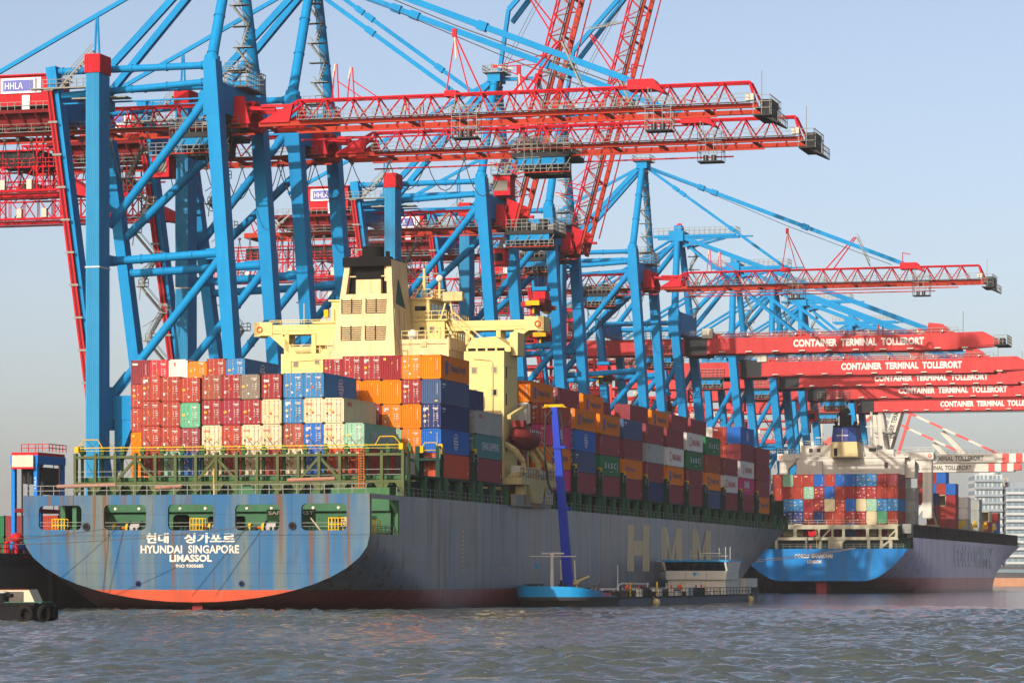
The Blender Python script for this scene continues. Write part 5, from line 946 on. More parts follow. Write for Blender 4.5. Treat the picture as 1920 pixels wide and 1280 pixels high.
m = MB(); m.poly([(-5.2, 49, 16), (-5.2, 49, 25), (-3.4, 48, 27), (-1.4, 46, 23)], .4, 6); m.poly([(-1.4, 46.2, 18), (-2.2, 47, 25), (-.4, 52, 17)], .3, 6); m.box(-4.2, -.2, 46, 56, 15.9, 16.8); m.build("davit", "davit_cream", cos2, loc=(-1.2, 8, 0))
lb2 = enclosed_boat("lifeboat", "lifeboat_orange", 7.5, 2.6, 3.0); in_frame(lb2, -2.8, V2 + 54, 20.0); tag(lb2, "orange lifeboat beside the white bridge wing leg of the farther ship", "lifeboat")
# her cargo
GE = "containers on the stern of the farther ship"; GF = "containers on the farther ship forward of her bridge"
ROWS = ["rust pgreen rust/3 rust/3 bblue rust bblue bblue lblue* lblue* dkred maroon", "rust rust rust pgreen* dkred* bblue rust dkred dkred* dkred* rust rust", "rust lblue* lblue* dkred dkred* cream rust* bblue cream pgreen* lblue* lblue*",
        "rust navy* navy* dkred* navy rust rust dkred* dkred* cream mint rust", "rust cream cream rust rust rust dkred bblue rust cream dkred* cream"]
for ri, row in enumerate(ROWS):
    for ci, t in enumerate(row.split()):
        door = t.endswith("*"); t = t.rstrip("*"); mk = None
        if "/" in t: t = t.split("/")[0]; mk = 2
        tier = 5 - ri; container(-3.4 - CW / 2 - 2.49 * (11 - ci), V2 + 7.6, 16.25 - 2.93 + (tier - 1) * 2.93 + .1, t, "door" if door else "blind", f"{ORD[12 - ci]} column from starboard, {ORD[tier]} tier up, farther ship's stern", GE, (rnd.choice((0, 1, 2)) if door else mk if mk is not None else rnd.choice((0, 4))), None, False, 6.06 if False else CL)
for ti, c in enumerate(("silver", "silver", "silver")): container(-2.0 - CW / 2 + .6, V2 + 21.5, 16.3 + ti * 2.93, c, "blind", f"beside the stern stack of the farther ship, {ORD[ti + 1]} tier up", GE, None, None, False, 6.06)
def fwd(v, cols, wh):
    for ci, tiers in enumerate(cols):
        for ti, c in enumerate(tiers):
            if c: container(-.9 - CW / 2 - 2.49 * ci, v, 16.3 + ti * 2.93, c, "blind" if c not in ("cream",) else "door", f"{wh}, {ORD[ci + 1]} column, {ORD[ti + 1]} tier up, farther ship", GF, 0 if c not in ("cream", "white") else None, None, False, 6.06)
fwd(465, [["maroon", "rust", "dkred", "bblue"], ["rust", "rust", "cream", "rust", "bblue"], ["", "", "bblue", "bblue", "rust"], ["", "", "", "rust", "dkred"]], "stack past her lifeboat")
fwd(447, [[], ["maroon", "maroon", "navy"], ["", "", "rust"]], "low stack beside her lifeboat"); fwd(490, [["silver", "white", "white"], ["cream", "white", "white"]], "white stack halfway to her bow")
fwd(514, [["silver", "silver", "silver"], ["", "silver", "silver"]], "silver stack toward her bow"); fwd(536, [["maroon", "cream"], ["silver"]], "low stack toward her bow"); fwd(556, [["bblue", "rust"], ["cream"]], "last stack at her bow")
for k, v in enumerate((478, 486, 500, 510, 524, 533, 546, 553)):
    m = MB(); m.tube((-1.6, 0, 0), (-1.6, .8, 0), .5, 10); m.box(-2.3, -.9, .1, .8, -1.4, -.5); o = m.build("deck_machinery", "yellow", cos2, loc=(0, v - V2, 17.8 + (k % 2) * .8))
# ---------------------------------------------------------------- bunker tanker alongside
bg_ = empty("tanker_barge", W(0, 0, 0), -TH); tag(bg_, "low grey bunker tanker with light blue bow moored alongside the big ship", "barge")
paint("barge_blue", (16, 152, 216), .25, .1, .05, spec=.6); paint("barge_grey", (98, 108, 122), .5, .3, .2, .1, scale=.3); paint("barge_bottom", (80, 86, 84), .55, .35, .2); paint("crane_navy", (38, 66, 190), .4, .12); paint("hivis", (255, 96, 40), .7, .05); paint("skin", (206, 150, 120), .6, .05); paint("work_navy", (40, 52, 84), .8, .1)
U0, U1, VB, VS = .8, 12.2, 24.5, 127
def deck_line(n=22):
    pts = []
    for k in range(n + 1):
        a = math.pi * k / n; pts.append((6.5 - 5.7 * math.copysign(abs(math.cos(a)) ** .38, math.cos(a)), 38 - 14.5 * math.sin(a) ** .7))
    return pts
dl = deck_line(); m = MB()
bot = [(6.5 + (u - 6.5) * .93, 38 + (v - 38) * .86, -.6) for u, v in dl]; mid = [(u, v, 1.15) for u, v in dl]
def sheer(k): t = k / 22; return 1.15 + 1.55 * math.sin(min(1, (1 - t) * 1.35 + .12) * math.pi * .5) ** 1.0 * (1 if t < .9 else (1 - t) * 10)
top = [(u, v, max(1.25, sheer(k))) for k, (u, v) in enumerate(dl)]; N = len(dl)
m.add(bot + mid, [(i, N + i, N + i + 1, i + 1)[::-1] for i in range(N - 1)], 1); m.add(mid + top, [(i, N + i, N + i + 1, i + 1)[::-1] for i in range(N - 1)], 0)
m.add([(u, v, z - .04) for u, v, z in mid], [tuple(range(N))], 2); m.add([(6.5 + (x - 6.5) * 1.01, 38 + (y - 38) * 1.01, z * .55 + .2) for x, y, z in mid] + [(6.5 + (x - 6.5) * 1.012, 38 + (y - 38) * 1.012, z + .12) for x, y, z in mid], [(i, N + i, N + i + 1, i + 1)[::-1] for i in range(N - 1)], 3)
bw = m.build("bow", ["barge_blue", "barge_bottom", "dark_green", "dark_steel"], bg_, smooth=.6)
m = MB(); m.text("DEKTANKER", (12.26, 28, 1.35), (0, 1, 0), (0, 0, 1), 5, .5, 0, bold=.04); k = 8; p, q = Vector(top[7]), Vector(top[8])
for kk, mi in ((7, 0),):
    a, b_, c, d = Vector(mid[kk]), Vector(mid[kk + 1]), Vector(top[kk + 1]), Vector(top[kk]); nn = (b_ - a).cross(d - a).normalized() * -.04; m.add([x + nn for x in (a, b_, c, d)], [(0, 1, 2, 3)], 1); m.add([x.lerp((a + b_ + c + d) / 4, .55) + nn * 2 for x in (a, b_, c, d)], [(0, 1, 2, 3)], 0)
m.build("bow_mark", ["mark_red", "mark_white"], bw)
m = MB(); m.box(U0, U1, 38, VS, -.6, 1.15); m.box(U0 - .06, U1 + .06, 37.9, VS, .95, 1.15, 1); m.build("hull", ["barge_grey", "dark_steel"], bg_)
m = MB(); m.hexa([(U0 + .4, VS, -.6), (U1 - .4, VS, -.6), (U1 - .8, VS + 7, -.6), (U0 + .8, VS + 7, -.6), (U0, VS, 1.15), (U1, VS, 1.15), (U1 - .4, VS + 7.5, 2.0), (U0 + .4, VS + 7.5, 2.0)]); m.box(1.2, 11.8, VS - 3, VS + 6, 1.15, 3.6, 1); m.box(11.0, 12.0, VS + 1, VS + 5, 1.2, 2.2, 2); m.build("stern", ["barge_grey", "white", "dark_steel"], bg_)
m = MB(); m.box(2.0, 11.0, 112, 122, 1.15, 3.4); m.box(1.8, 11.2, 111.6, 121, 3.4, 4.75); m.hexa([(1.8, 111.6, 4.75), (11.2, 111.6, 4.75), (11.2, 121, 4.75), (1.8, 121, 4.75), (1.5, 111.1, 6.1), (11.5, 111.1, 6.1), (11.5, 121.4, 6.1), (1.5, 121.4, 6.1)], 1); m.box(1.3, 11.7, 110.9, 121.6, 6.1, 6.4, 2)
for u in (1.62, 11.2): m.bar((u + .1, 111.45, 4.75), (u - .05, 111.0, 6.1), .3, .1)
for u in (4.9, 8.1): m.box(u, u + .04, 111.55, 111.6, 3.5, 4.7, 3)
m.add([(5.9, 111.57, 4.5), (6.5, 111.57, 4.4), (6.3, 111.57, 3.8)], [(0, 1, 2)], 2); m.text("IVS", (6.4, 111.56, 4.15), (1, 0, 0), (0, 0, 1), .55, .3, 2, bold=.03); wh_ = m.build("wheelhouse", ["white", "glass", "barge_blue", "dark_steel"], bg_)
m = MB()
for u, hh in ((1.2, 1.6), (5.2, 1.6), (6.6, 1.2), (9.6, 1.8), (10.6, 2.0), (11.3, 2.0)): m.tube((u, 114, 6.4), (u, 114, 6.4 + hh), .04, 5)
m.box(6.8, 9.8, 113.9, 114.1, 7.4, 7.5); m.box(5.0, 11, 113.95, 114.05, 7.0, 7.05); m.box(.4, 1.4, 111.2, 111.3, 6.2, 6.3); m.build("antenna_rack", "white", wh_)
m = MB(); m.tube((4.4, 33, 1.6), (4.4, 33, 6.4), .3, 10, .22); m.box(1.4, 7.6, 32.9, 33.1, 6.4, 6.52); m.box(3.0, 6.0, 32.9, 33.1, 6.75, 6.95); m.tube((4.4, 33, 6.3), (4.4, 33, 6.9), .35, 10); m.add([(2.0, 32.95, 5.9), (2.2, 32.9, 4.9), (2.8, 32.9, 5.0)], [(0, 1, 2)], 1); m.box(3.9, 4.9, 32.5, 33.5, 1.15, 1.7); m.build("light_mast", ["white", "barge_blue"], bg_)
m = MB(); m.tube((5.2, 38.5, 1.1), (5.2, 38.5, 3.0), .75, 12); m.bar((5.2, 38.5, 2.8), (3.3, 38.5, 26.0), 1.25, .8, w2=.8, h2=.6, up=(0, 1, 0)); m.box(3.9, 5.6, 38.0, 39, 12.6, 12.9); m.box(3.2, 4.9, 38.0, 39, 20.6, 20.9); arm = m.build("loading_arm", "crane_navy", bg_)
m = MB(); m.box(2.0, 4.6, 38.2, 38.8, 26.0, 26.35); m.prism([(1.6, 38.2, 25.9), (2.6, 38.2, 26.3), (2.6, 38.2, 26.0)], (0, .6, 0)); m.prism([(5.0, 38.2, 25.9), (4.2, 38.2, 26.4), (4.2, 38.2, 26.0)], (0, .6, 0)); m.build("arm_head", "yellow", arm)
m = MB(); m.poly([(3.0, 38.0, 25.5), (2.3, 37.9, 24.6), (2.1, 37.9, 20), (2.6, 37.9, 16), (3.2, 37.9, 14.8)], .16, 6); m.poly([(4.2, 38, 25.5), (4.5, 38, 24), (4.7, 38, 21)], .12, 6); m.build("hose", "cable", arm)
m = MB()
for u in (4.3, 6.2): m.tube((u, 38.2, 1.6), (u, 38.2, 3.4), .16, 8, mi=1); m.tube((u, 38.2, 3.4), (u - .12, 38.2, 6.0), .1, 8, mi=0)
m.build("hydraulic_ram", ["white", "dark_steel"], arm)
m = MB()                                                          # deck piping, valves, rails
for u in (4.2, 5.2, 6.6, 8.4): m.tube((u, 44, 2.1), (u, 108, 2.1), .16, 8, mi=0)
for k in range(16):
    v = 46 + k * 4; m.box(3, 10, v, v + .18, 1.15, 1.9, 1); m.tube((9.2, v + 1, 1.2), (9.2, v + 1, 2.2 + (k % 3) * .4), .12, 6, mi=(k % 3)); m.box(9.8, 11, v + 1.2, v + 2.4, 1.15, 1.5 + rnd.uniform(.2, .9), rnd.choice((1, 0, 2, 1)))
    if k % 4 == 1: m.tube((10.8, v, 1.2), (10.8, v, 3.1), .1, 6, mi=3)
    if k % 5 == 2: m.tube((10.6, v + 2, 1.2), (10.6, v + 2, 2.7), .14, 6, mi=4)
m.poly([(8.6, 52, 1.2), (8.6, 52, 2.6), (8.6, 54, 2.9), (8.6, 70, 2.8)], .14, 6, mi=0); m.tube((7.6, 56, 1.2), (7.6, 56, 5.4), .07, 5, mi=0); m.box(9.9, 11.2, 84, 88, 1.15, 2.2, 0); m.box(9.9, 11.25, 85.4, 86.2, 1.2, 2.25, 5); m.box(10, 11.2, 90, 96, 1.15, 2.2, 1)
m.rail([(U1 - .1, 40, 1.15), (U1 - .1, VS, 1.15)], 1.1, 2.4, .035, 1); m.build("deck_piping", ["white", "dark_steel", "cab_white", "yellow", "mark_red", "barge_blue"], bg_)
for u, v in ((2.6, 27.5), (4, 27), (8.8, 27.5), (10.6, 30), (6.6, 29), (1.6, 33)): m = MB(); m.tube((u, v, 1.1), (u, v, 2.9), .22, 8); m.tube((u + .6, v, 1.1), (u + .6, v, 2.9), .22, 8); m.box(u - .3, u + .9, v - .3, v + .3, 2.75, 2.9); m.build("bollard", "dark_steel", bg_)
m = MB(); m.tube((6.6, 37, 1.1), (6.6, 37, 3.4), .4, 10); m.bar((6.7, 37, 3.2), (8.4, 37, 3.9), .25); m.box(7.2, 8.2, 37.5, 38.5, 1.1, 2.4, 1); m.build("windlass", ["davit_cream", "dark_steel"], bg_)
for v, r in ((57, .55), (123, .55)): m = MB(); m.ball((U1 + r, v, .35), r, nu=10, nv=6); m.bar((U1 + .1, v, 1.1), (U1 + r, v, .7), .08); m.build("fender", "davit_cream", bg_)
def person(u, v, z, label, arm_f, jacket="hivis"):
    bm = bmesh.new(); J = {"pel": (0, 0, .95, .15), "chest": (0, .02, 1.35, .17), "neck": (0, .02, 1.52, .06), "head": (0, .0, 1.68, .1)}
    for s in (-1, 1): J.update({f"hip{s}": (.1 * s, 0, .88, .1), f"kn{s}": (.11 * s, -.03, .48, .07), f"an{s}": (.12 * s, .02, .09, .05), f"toe{s}": (.13 * s, -.14, .04, .04), f"sh{s}": (.19 * s, .02, 1.44, .07), f"el{s}": (.26 * s, -.04 - .1 * arm_f, 1.18, .05), f"wr{s}": (.22 * s, -.12 - .24 * arm_f, 1.0 + .12 * arm_f, .035)})
    for s in (-1, 1):
        for k in range(5): J[f"f{s}{k}"] = (.22 * s + .018 * (k - 2), -.15 - .29 * arm_f, .92 + .12 * arm_f + (.02 if k == 0 else 0), .011)
    names = list(J); vs = [bm.verts.new(J[n][:3]) for n in names]; ix = {n: i for i, n in enumerate(names)}
    E_ = [("pel", "chest"), ("chest", "neck"), ("neck", "head")]
    for s in (-1, 1): E_ += [("pel", f"hip{s}"), (f"hip{s}", f"kn{s}"), (f"kn{s}", f"an{s}"), (f"an{s}", f"toe{s}"), ("chest", f"sh{s}"), (f"sh{s}", f"el{s}"), (f"el{s}", f"wr{s}")] + [(f"wr{s}", f"f{s}{k}") for k in range(5)]
    for a, b in E_: bm.edges.new((vs[ix[a]], vs[ix[b]]))
    me = bpy.data.meshes.new("body_cage"); bm.to_mesh(me); bm.free(); o = bpy.data.objects.new("body_cage", me); COL.objects.link(o); md = o.modifiers.new("skin", 'SKIN'); o.modifiers.new("sub", 'SUBSURF').levels = 1
    for n, sv in zip(names, me.skin_vertices[0].data): sv.radius = (J[n][3], J[n][3])
    me.skin_vertices[0].data[0].use_root = True; dg = bpy.context.evaluated_depsgraph_get(); dg.update(); m2 = bpy.data.meshes.new_from_object(o.evaluated_get(dg)); bpy.data.objects.remove(o)
    m2.materials.clear(); m2.materials.append(MATS["skin"]); m2.materials.append(MATS["work_navy"]); m2.polygons.foreach_set("material_index", [1 if p.center.z < 1.5 and abs(p.center.x) < .3 and p.center.z > .03 and not (p.center.y < -.13 - .2 * arm_f) else 0 for p in m2.polygons])
    p = bpy.data.objects.new("person", m2); COL.objects.link(p); in_frame(p, u, v, z); p.rotation_euler.z -= .6
    j = MB(); j.rings([[(rx * math.cos(t), .02 + ry * math.sin(t), zz) for t in [2 * math.pi * k / 12 for k in range(12)]] for zz, rx, ry in ((.82, .2, .16), (1.0, .21, .17), (1.3, .24, .19), (1.46, .2, .15), (1.54, .09, .09))])
    for s in (-1, 1): j.tube((.2 * s, .02, 1.44), (.265 * s, -.04 - .1 * arm_f, 1.18), .1, 8, .085); j.tube((.265 * s, -.04 - .1 * arm_f, 1.18), (.225 * s, -.11 - .22 * arm_f, 1.02 + .11 * arm_f), .085, 8, .065)
    j.build("jacket", jacket, p); k = MB(); k.ball((0, 0, 1.76), .14, .16, .1, 10, 6); k.box(-.1, .1, -.2, -.1, 1.72, 1.74); k.build("helmet", "white", p); k = MB()
    for s in (-1, 1): k.ball((.035 * s, -.095, 1.69), .013, nu=6, nv=4)
    k.ball((0, -.11, 1.66), .016, nu=6, nv=4); k.box(-.03, .03, -.1, -.085, 1.61, 1.62); k.build("face", "work_navy", p); tag(p, label, "person", None)
person(10.2, 50.5, 1.15, "person in orange high-visibility jacket standing on the bunker tanker's foredeck", .8); person(10.4, 82.5, 1.15, "person in orange jacket bending over pipes amidships on the bunker tanker", 1.0)
# ---------------------------------------------------------------- work boat at the edge of the picture
paint("tug_black", (30, 31, 34), .6, .3); paint("tyre", (34, 32, 31), .9, .3); paint("tug_cream", (222, 212, 182), .5, .2, .1, .15); paint("tug_green", (70, 128, 104), .6, .3)
tg = empty("work_boat", (-47.9, 265.5, 0), R(-4)); tag(tg, "low black work boat with cream cabin and tyre fenders passing the big ship's stern", "boat")
m = MB(); m.prism([(-14, -2.6, -.8), (9.0, -2.6, -.8), (9.9, -1.4, -.8), (9.9, 1.4, -.8), (9.0, 2.6, -.8), (-14, 2.6, -.8)], (0, 0, 2.45)); m.prism([(-14, -2.7, 1.45), (9.1, -2.7, 1.45), (10.0, -1.4, 1.45), (10.0, 1.4, 1.45), (9.1, 2.7, 1.45), (-14, 2.7, 1.45)], (0, 0, .25)); m.build("hull", "tug_black", tg)
m = MB(); m.box(-14, 9.6, -2.3, 2.3, 1.65, 1.76); m.build("deck", "tug_green", tg)
m = MB(); m.prism([(-9, -1.6, 1.7), (8.9, -1.6, 1.7), (8.4, -1.6, 2.78), (-9, -1.6, 2.78)], (0, 3.2, 0)); m.box(-9, 8.4, -1.7, 1.7, 2.78, 2.82, 1)
for x in (2.6, 5.0, 7.3): m.box(x - .75, x + .65, -1.66, -1.6, 1.75, 2.6, 2)
m.build("cabin", ["tug_cream", "dark_red", "glass"], tg)
for x in (3.9, 6.3, 1.6): m = MB(); m.tube((x, -2.0, 1.6), (x, -2.0, 2.62), .38, 12); m.tube((x, -2.0, 2.5), (x, -2.0, 2.58), .42, 12, mi=1); m.tube((x + .3, -2.0, 2.25), (x + .75, -2.0, 2.3), .16, 8); m.build("bollard", ["tug_black", "white"], tg)
for x, y, a in ((8.4, -2.85, 0), (10.15, .2, 90), (9.75, -2.0, 55)):
    m = MB(); m.rings([[((.5 + .22 * math.cos(q)) * math.cos(t), .2 * math.sin(q), (.62 + .22 * math.cos(q)) * math.sin(t)) for q in [2 * math.pi * k / 8 for k in range(8)]] for t in [2 * math.pi * k / 18 for k in range(19)]], 0, False); o = m.build("tyre_fender", "tyre", tg, loc=(x, y, .75), rot=(0, 0, R(a)), smooth=1)
# ---------------------------------------------------------------- straddle carrier and boxes on the quay
paint("straddle_blue", (12, 124, 214), .45, .12); st = empty("straddle_carrier", (0, 0, 0)); in_frame(st, -64.6, 26.8, QZ); tag(st, "blue straddle carrier with red and white top standing on the quay by the ship's stern", "straddle carrier")
for x in (-1.6, 1.6):
    for y in (-4.2, 4.2): m = MB(); m.box(x - .25, x + .25, y - .36, y + .36, 1.2, 13.2); m.text("HHLA", (x + .14, y - .38, 8.9), (0, 0, 1), (-1, 0, 0), 1.6, .3, 1) if (x, y) == (1.6, -4.2) else None; m.build("leg", ["straddle_blue", "sign_white"], st)
    m = MB(); m.box(x - .45, x + .45, -5.4, 5.4, .9, 1.8); m.build("sill", "straddle_blue", st)
    for k in range(4): m = MB(); m.tube((x - .3, -4.2 + k * 2.8, .75), (x + .3, -4.2 + k * 2.8, .75), .75, 14); m.tube((x - .34, -4.2 + k * 2.8, .75), (x + .34, -4.2 + k * 2.8, .75), .35, 10, mi=1); m.build("wheel", ["tyre", "galv"], st)
    m = MB(); m.box(x - .35, x + .35, -4.6, 4.6, 12.2, 13.3); m.build("top_beam", "straddle_blue", st)
m = MB(); m.box(-1.9, 1.9, -4.4, 4.4, 13.2, 13.7); m.box(-1.5, 1.5, -5.1, -4.8, 11.7, 13.3, 1); m.box(-1.6, 1.6, -5.15, -4.8, 11.5, 11.75); m.rail([(-2, -1, 13.9), (2, -1, 13.9), (2, 4.6, 13.9)], 1.0, 1, .05); m.tube((0, 0, 13.9), (0, 0, 15), .04, 4, mi=2); m.build("machinery_deck", ["crane_red", "cab_white", "dark_steel"], st)
m = MB(); m.box(-.9, .7, -3.4, 2.5, 9.6, 11.6, 0); m.box(1.0, 1.6, -2.0, 3, 8.2, 11.8, 0); m.box(-1.2, 1.2, -5, 5, 5.8, 6.3, 1)
for x in (-.9, .9): m.tube((x, -3, 6.2), (x, -3, 12.6), .06, 5, mi=0); m.tube((x, 3, 6.2), (x, 3, 12.6), .06, 5, mi=0); m.tube((x * .5, -4.2, 1.8), (x * .5, -4.2, 12), .12, 6, mi=0)
for k in range(26): m.bar((1.55, 3.2, 1.6 + k * .42), (1.55, 3.9, 1.6 + k * .42), .06, mi=2)
for y in (3.2, 3.9): m.bar((1.55, y, 1.2), (1.55, y, 13), .07, mi=2)
m.build("hoist_frame", ["dark_steel", "dark_red", "crane_red"], st)
GQ = "containers standing on the quay"
for k, (u, c) in enumerate(((-84, "dgreen"), (-81.3, "maroon"), (-78.6, "dgreen"), (-75.9, "maroon"), (-73.2, "mint"), (-70.5, "rust"), (-67.8, "dgreen"), (-65.1, "rust"))):
    for t in (0, 1): container(u, 44, QZ + t * 2.92, c if t else ("rust" if k % 2 else "dgreen"), "blind", f"on the quay behind the straddle carrier, {ORD[k + 1]} in the row, {('lower', 'upper')[t]} layer", GQ, None, None, False, 6.06)
cp = empty("capstan", (0, 0, 0)); in_frame(cp, -44.6, -26, QZ - .5); tag(cp, "red domed mooring gear on the quay edge beside the big ship's stern", "capstan"); m = MB(); m.ball((.6, 0, 2.3), .75, .75, .6); m.tube((.6, 0, 0), (.6, 0, 2.2), .25, 8); m.build("hook_dome", "crane_red", cp, smooth=1); m = MB(); m.tube((-.6, 0, 0), (-.6, 0, 1.7), .35, 12); m.tube((-.6, 0, 1.7), (-.6, 0, 1.9), .3, 12); m.box(-1.2, 1.8, -.4, .4, -.02, .2); m.build("post", "crane_red", cp)
b = MB(); b.rail([(-44, -120, QZ), (-44, 40, QZ)], 1.1, 1.6, .05, 0, 2); o = b.build("quay_railing", "dark_red"); in_frame(o, 0, 0, 0); tag(o, "dark red railing along the quay edge beside the big ship's stern", "railing")
# ---------------------------------------------------------------- mooring ropes
def rope(pts, label, grp, mat="rope", r=.045, sag=0.):
    P = [Vector(p) for p in pts]; full = []
    for a, b in zip(P, P[1:]):
        for k in range(13): t = k / 12; q = a.lerp(b, t); q.z -= sag * 4 * t * (1 - t); full.append(q)
    m = MB(); m.poly(full, r, 5); o = m.build("mooring_rope", mat); in_frame(o, 0, 0, 0); tag(o, label, "rope", grp)
G1 = "ropes at the big ship's stern"
rope([(-13.6, -30.2, 9.5), (-45.2, -48, QZ + .8)], "mooring rope running from the big ship's fourth stern opening to the quay", G1, sag=.7); rope([(-30, -30.3, 9.4), (-45.2, -44, QZ + 1.2)], "mooring rope running from the big ship's second stern opening to the quay", G1, sag=.4)
for a, b, lb_ in ((-30.8, -31.6, "thin line hanging down the stern below the second opening, port one"), (-29.1, -30.9, "thin line hanging down the stern below the second opening, starboard one"), (-14.6, -20.8, "thin slanting line on the stern beside the ship's name"), (-12.6, -18.0, "thin slanting line on the stern below the fourth opening")): rope([(a, -30.15, 9.0), (b, -30.2, 1.7)], lb_, G1, "cable", .022)
rope([(-13, V2 - .2, 10.5), (-37, V2 - 30, 7.2)], "upper pale mooring rope across the farther ship's blue stern", "pale ropes at the farther ship's stern", "rope_pale", .1, .4); rope([(-12, V2 - .2, 10.5), (-37, V2 - 42, 6.6)], "lower pale mooring rope across the farther ship's blue stern", "pale ropes at the farther ship's stern", "rope_pale", .1, .6)
# ---------------------------------------------------------------- cranes with red box booms behind the second ship
def box_crane():
    root = empty("container_crane", (0, 0, 0)); gb, gt = 49.2, 52.3
    for e in (-1, 1):
        m = MB(); m.bar((.6, e * 9, 2.5), (-4.6, e * 9, 57), 2.8, 1.7, w2=2.4, h2=1.9, up=(1, 0, 0)); l1 = m.build("leg", "crane_blue", root)
        m = MB(); m.bar((-18, e * 9, 2.5), (-22.4, e * 9, 57), 2.8, 1.7, w2=2.2, h2=1.6, up=(1, 0, 0)); l2 = m.build("leg", "crane_blue", root)
        for xx, g in ((.6, l1), (-18, l2)):
            k = MB(); k.box(xx - .7, xx + .7, e * 9 - 4.5, e * 9 + 4.5, 1.0, 2.5)
            for q in range(6): k.tube((xx - .35, e * 9 - 3.9 + q * 1.55, .5), (xx + .35, e * 9 - 3.9 + q * 1.55, .5), .5, 8)
            k.build("bogie", "dark_red", g)
        m = MB(); m.box(-18.5, .4, e * 9 - 1, e * 9 + 1, 14, 17); m.build("sill_beam", "crane_blue", root)
        for (xa, za), (xb, zb), r in (((-19.6, 18), (-4.0, 46), .6), ((-22.2, 55.6), (-4.6, 55.6), .6), ((-19.4, 33), (-2.4, 33), .5)):
            m = MB(); m.tube((xa, e * 9, za), (xb, e * 9, zb), r, 10); m.build("brace", "crane_blue", root, smooth=.6)
        m = MB(); m.tube((-4.6, e * 8.6, 57), (-5.4, e * 2.4, 75.2), .85, 12, .75); m.tube((-4.6, e * 8.7, 55.6), (-4.6, e * 8.6, 58), 1.1, 12); m.build("a_frame", "crane_blue", root, smooth=.6)
        m = MB(); m.tube((-5.6, e * 2.4, 75), (-22.2, e * 8.6, 57), .62, 10); m.build("backstay", "crane_blue", root, smooth=.6)
        m = MB(); m.tube((-5.6, e * 2.6, 76), (-45, e * 3.2, 53), .32, 8); m.tube((-28, e * 3.0, 53), (-28, e * 3, 62.6), .16, 6); m.build("long_stay", "crane_blue", root)
        m = MB(); m.bar((-4.2, e * 2.2, 76), (53.2, e * 3.2, 53.4), .5, .95); m.build("forestay", "crane_blue", root)
        m = MB(); m.bar((-4.2, e * 1.6, 75), (23, e * 3.2, 52.8), .4, .6); m.build("forestay", "crane_blue", root)
        g = MB(); g.box(-46, 62.0, e * 3.4 - .55, e * 3.4 + .55, gb, gt); g.prism([(62, e * 3.4 - .55, gb), (68.6, e * 3.4 - .55, gb + .5), (68.6, e * 3.4 - .55, gb + 1.8), (65.6, e * 3.4 - .55, gt + .3), (57, e * 3.4 - .55, gt + .2), (57, e * 3.4 - .55, gt), (62, e * 3.4 - .55, gt)], (0, 1.1, 0)); g.box(-40, 60, e * 3.9 - .2, e * 3.9 + .2, gb - .5, gb)
        g.prism([(52.6, e * 3.2 - .5, gt), (57.6, e * 3.2 - .5, gt), (56.4, e * 3.2 - .5, gt + 2.2), (53.2, e * 3.2 - .5, gt + 2.6)], (0, 1.0, 0)); g.prism([(22.2, e * 3.2 - .4, gt), (25, e * 3.2 - .4, gt), (23.6, e * 3.2 - .4, gt + 1.9)], (0, .8, 0)); g.tube((3, e * 3.4, gt + .9), (58, e * 3.4, gt + .9), .16, 6)
        for k in range(8): g.box(4 + k * 7.5, 4.4 + k * 7.5, e * 3.4 - .15, e * 3.4 + .15, gt, gt + (2.4 if k in (5,) else .9))
        for k in range(9): g.box(-44 + k * 12, -43.4 + k * 12, min(0, e * 3.1), max(0, e * 3.1), gb + .3, gb + 1.6)
        bo = g.build("boom", "band_red", root)
        m = MB(); m.rail([(2, e * 4.3, gt + .1), (60, e * 4.3, gt + .1)], 1.2, 2.0, .05); m.rail([(-45, e * 4.3, gt + .1), (-6, e * 4.3, gt + .1)], 1.2, 2.0, .05); m.box(-8, 58, e * 4.6 - .08, e * 4.6 + .08, gb - .75, gb - .6, 1)
        for k in range(10): m.ball((6 + k * 5.6, e * 4.2, gt + .6), .28, nu=6, nv=4, mi=2); m.box(5 + k * 6.2, 6.4 + k * 6.2, e * 4.4 - .3, e * 4.4 + .3, gb - .25, gb - .05, 2)
        m.build("walkway", ["galv", "dark_red", "lamp_glass"], bo)
        if e < 0: m = MB(); m.text("CONTAINER  TERMINAL  TOLLERORT", (22.2, -3.96, gb + .7), (1, 0, 0), (0, 0, 1), 30, 1.75, bold=.05); m.build("boom_lettering", "letter_white", bo)
    m = MB(); m.box(-5.9, -3.3, -8, 8, 53.2, 58.2); m.prism([(-5.8, -9.9, 53), (-3.4, -9.9, 53), (-3.4, -8, 52.2), (-5.8, -8, 52.2)], (0, 0, 6)); m.prism([(-5.8, 9.9, 53), (-3.4, 9.9, 53), (-3.4, 8, 52.2), (-5.8, 8, 52.2)], (0, 0, 6)); m.build("portal_beam", "crane_blue", root)
    m = MB(); m.box(-23.2, -21.6, -8, 8, 53.2, 56.4); m.build("portal_beam", "crane_blue", root)
    m = MB(); m.box(-7.2, -3.8, -3.2, 3.2, 75, 77.4); m.box(-6.4, -4.6, -1.4, 1.4, 77.4, 78.8); m.box(-11, 8.5, -2.6, -2.0, 75.9, 76.5); m.box(-11, 8.5, 2.0, 2.6, 75.9, 76.5); m.bar((-4, -2.3, 73.8), (5, -2.3, 76), .5); m.bar((-4, 2.3, 73.8), (5, 2.3, 76), .5); m.box(8.5, 12, -.4, .4, 75.9, 76.2)
    m.rail([(-11, -2.6, 76.5), (8.5, -2.6, 76.5), (8.5, 2.6, 76.5), (-11, 2.6, 76.5)], 1.6, 1.2, .05, 1, 2); m.ball((-5.4, 0, 79), .7, .7, .5, 8, 5, 2); m.build("mast_head", ["crane_blue", "galv", "band_red"], root)
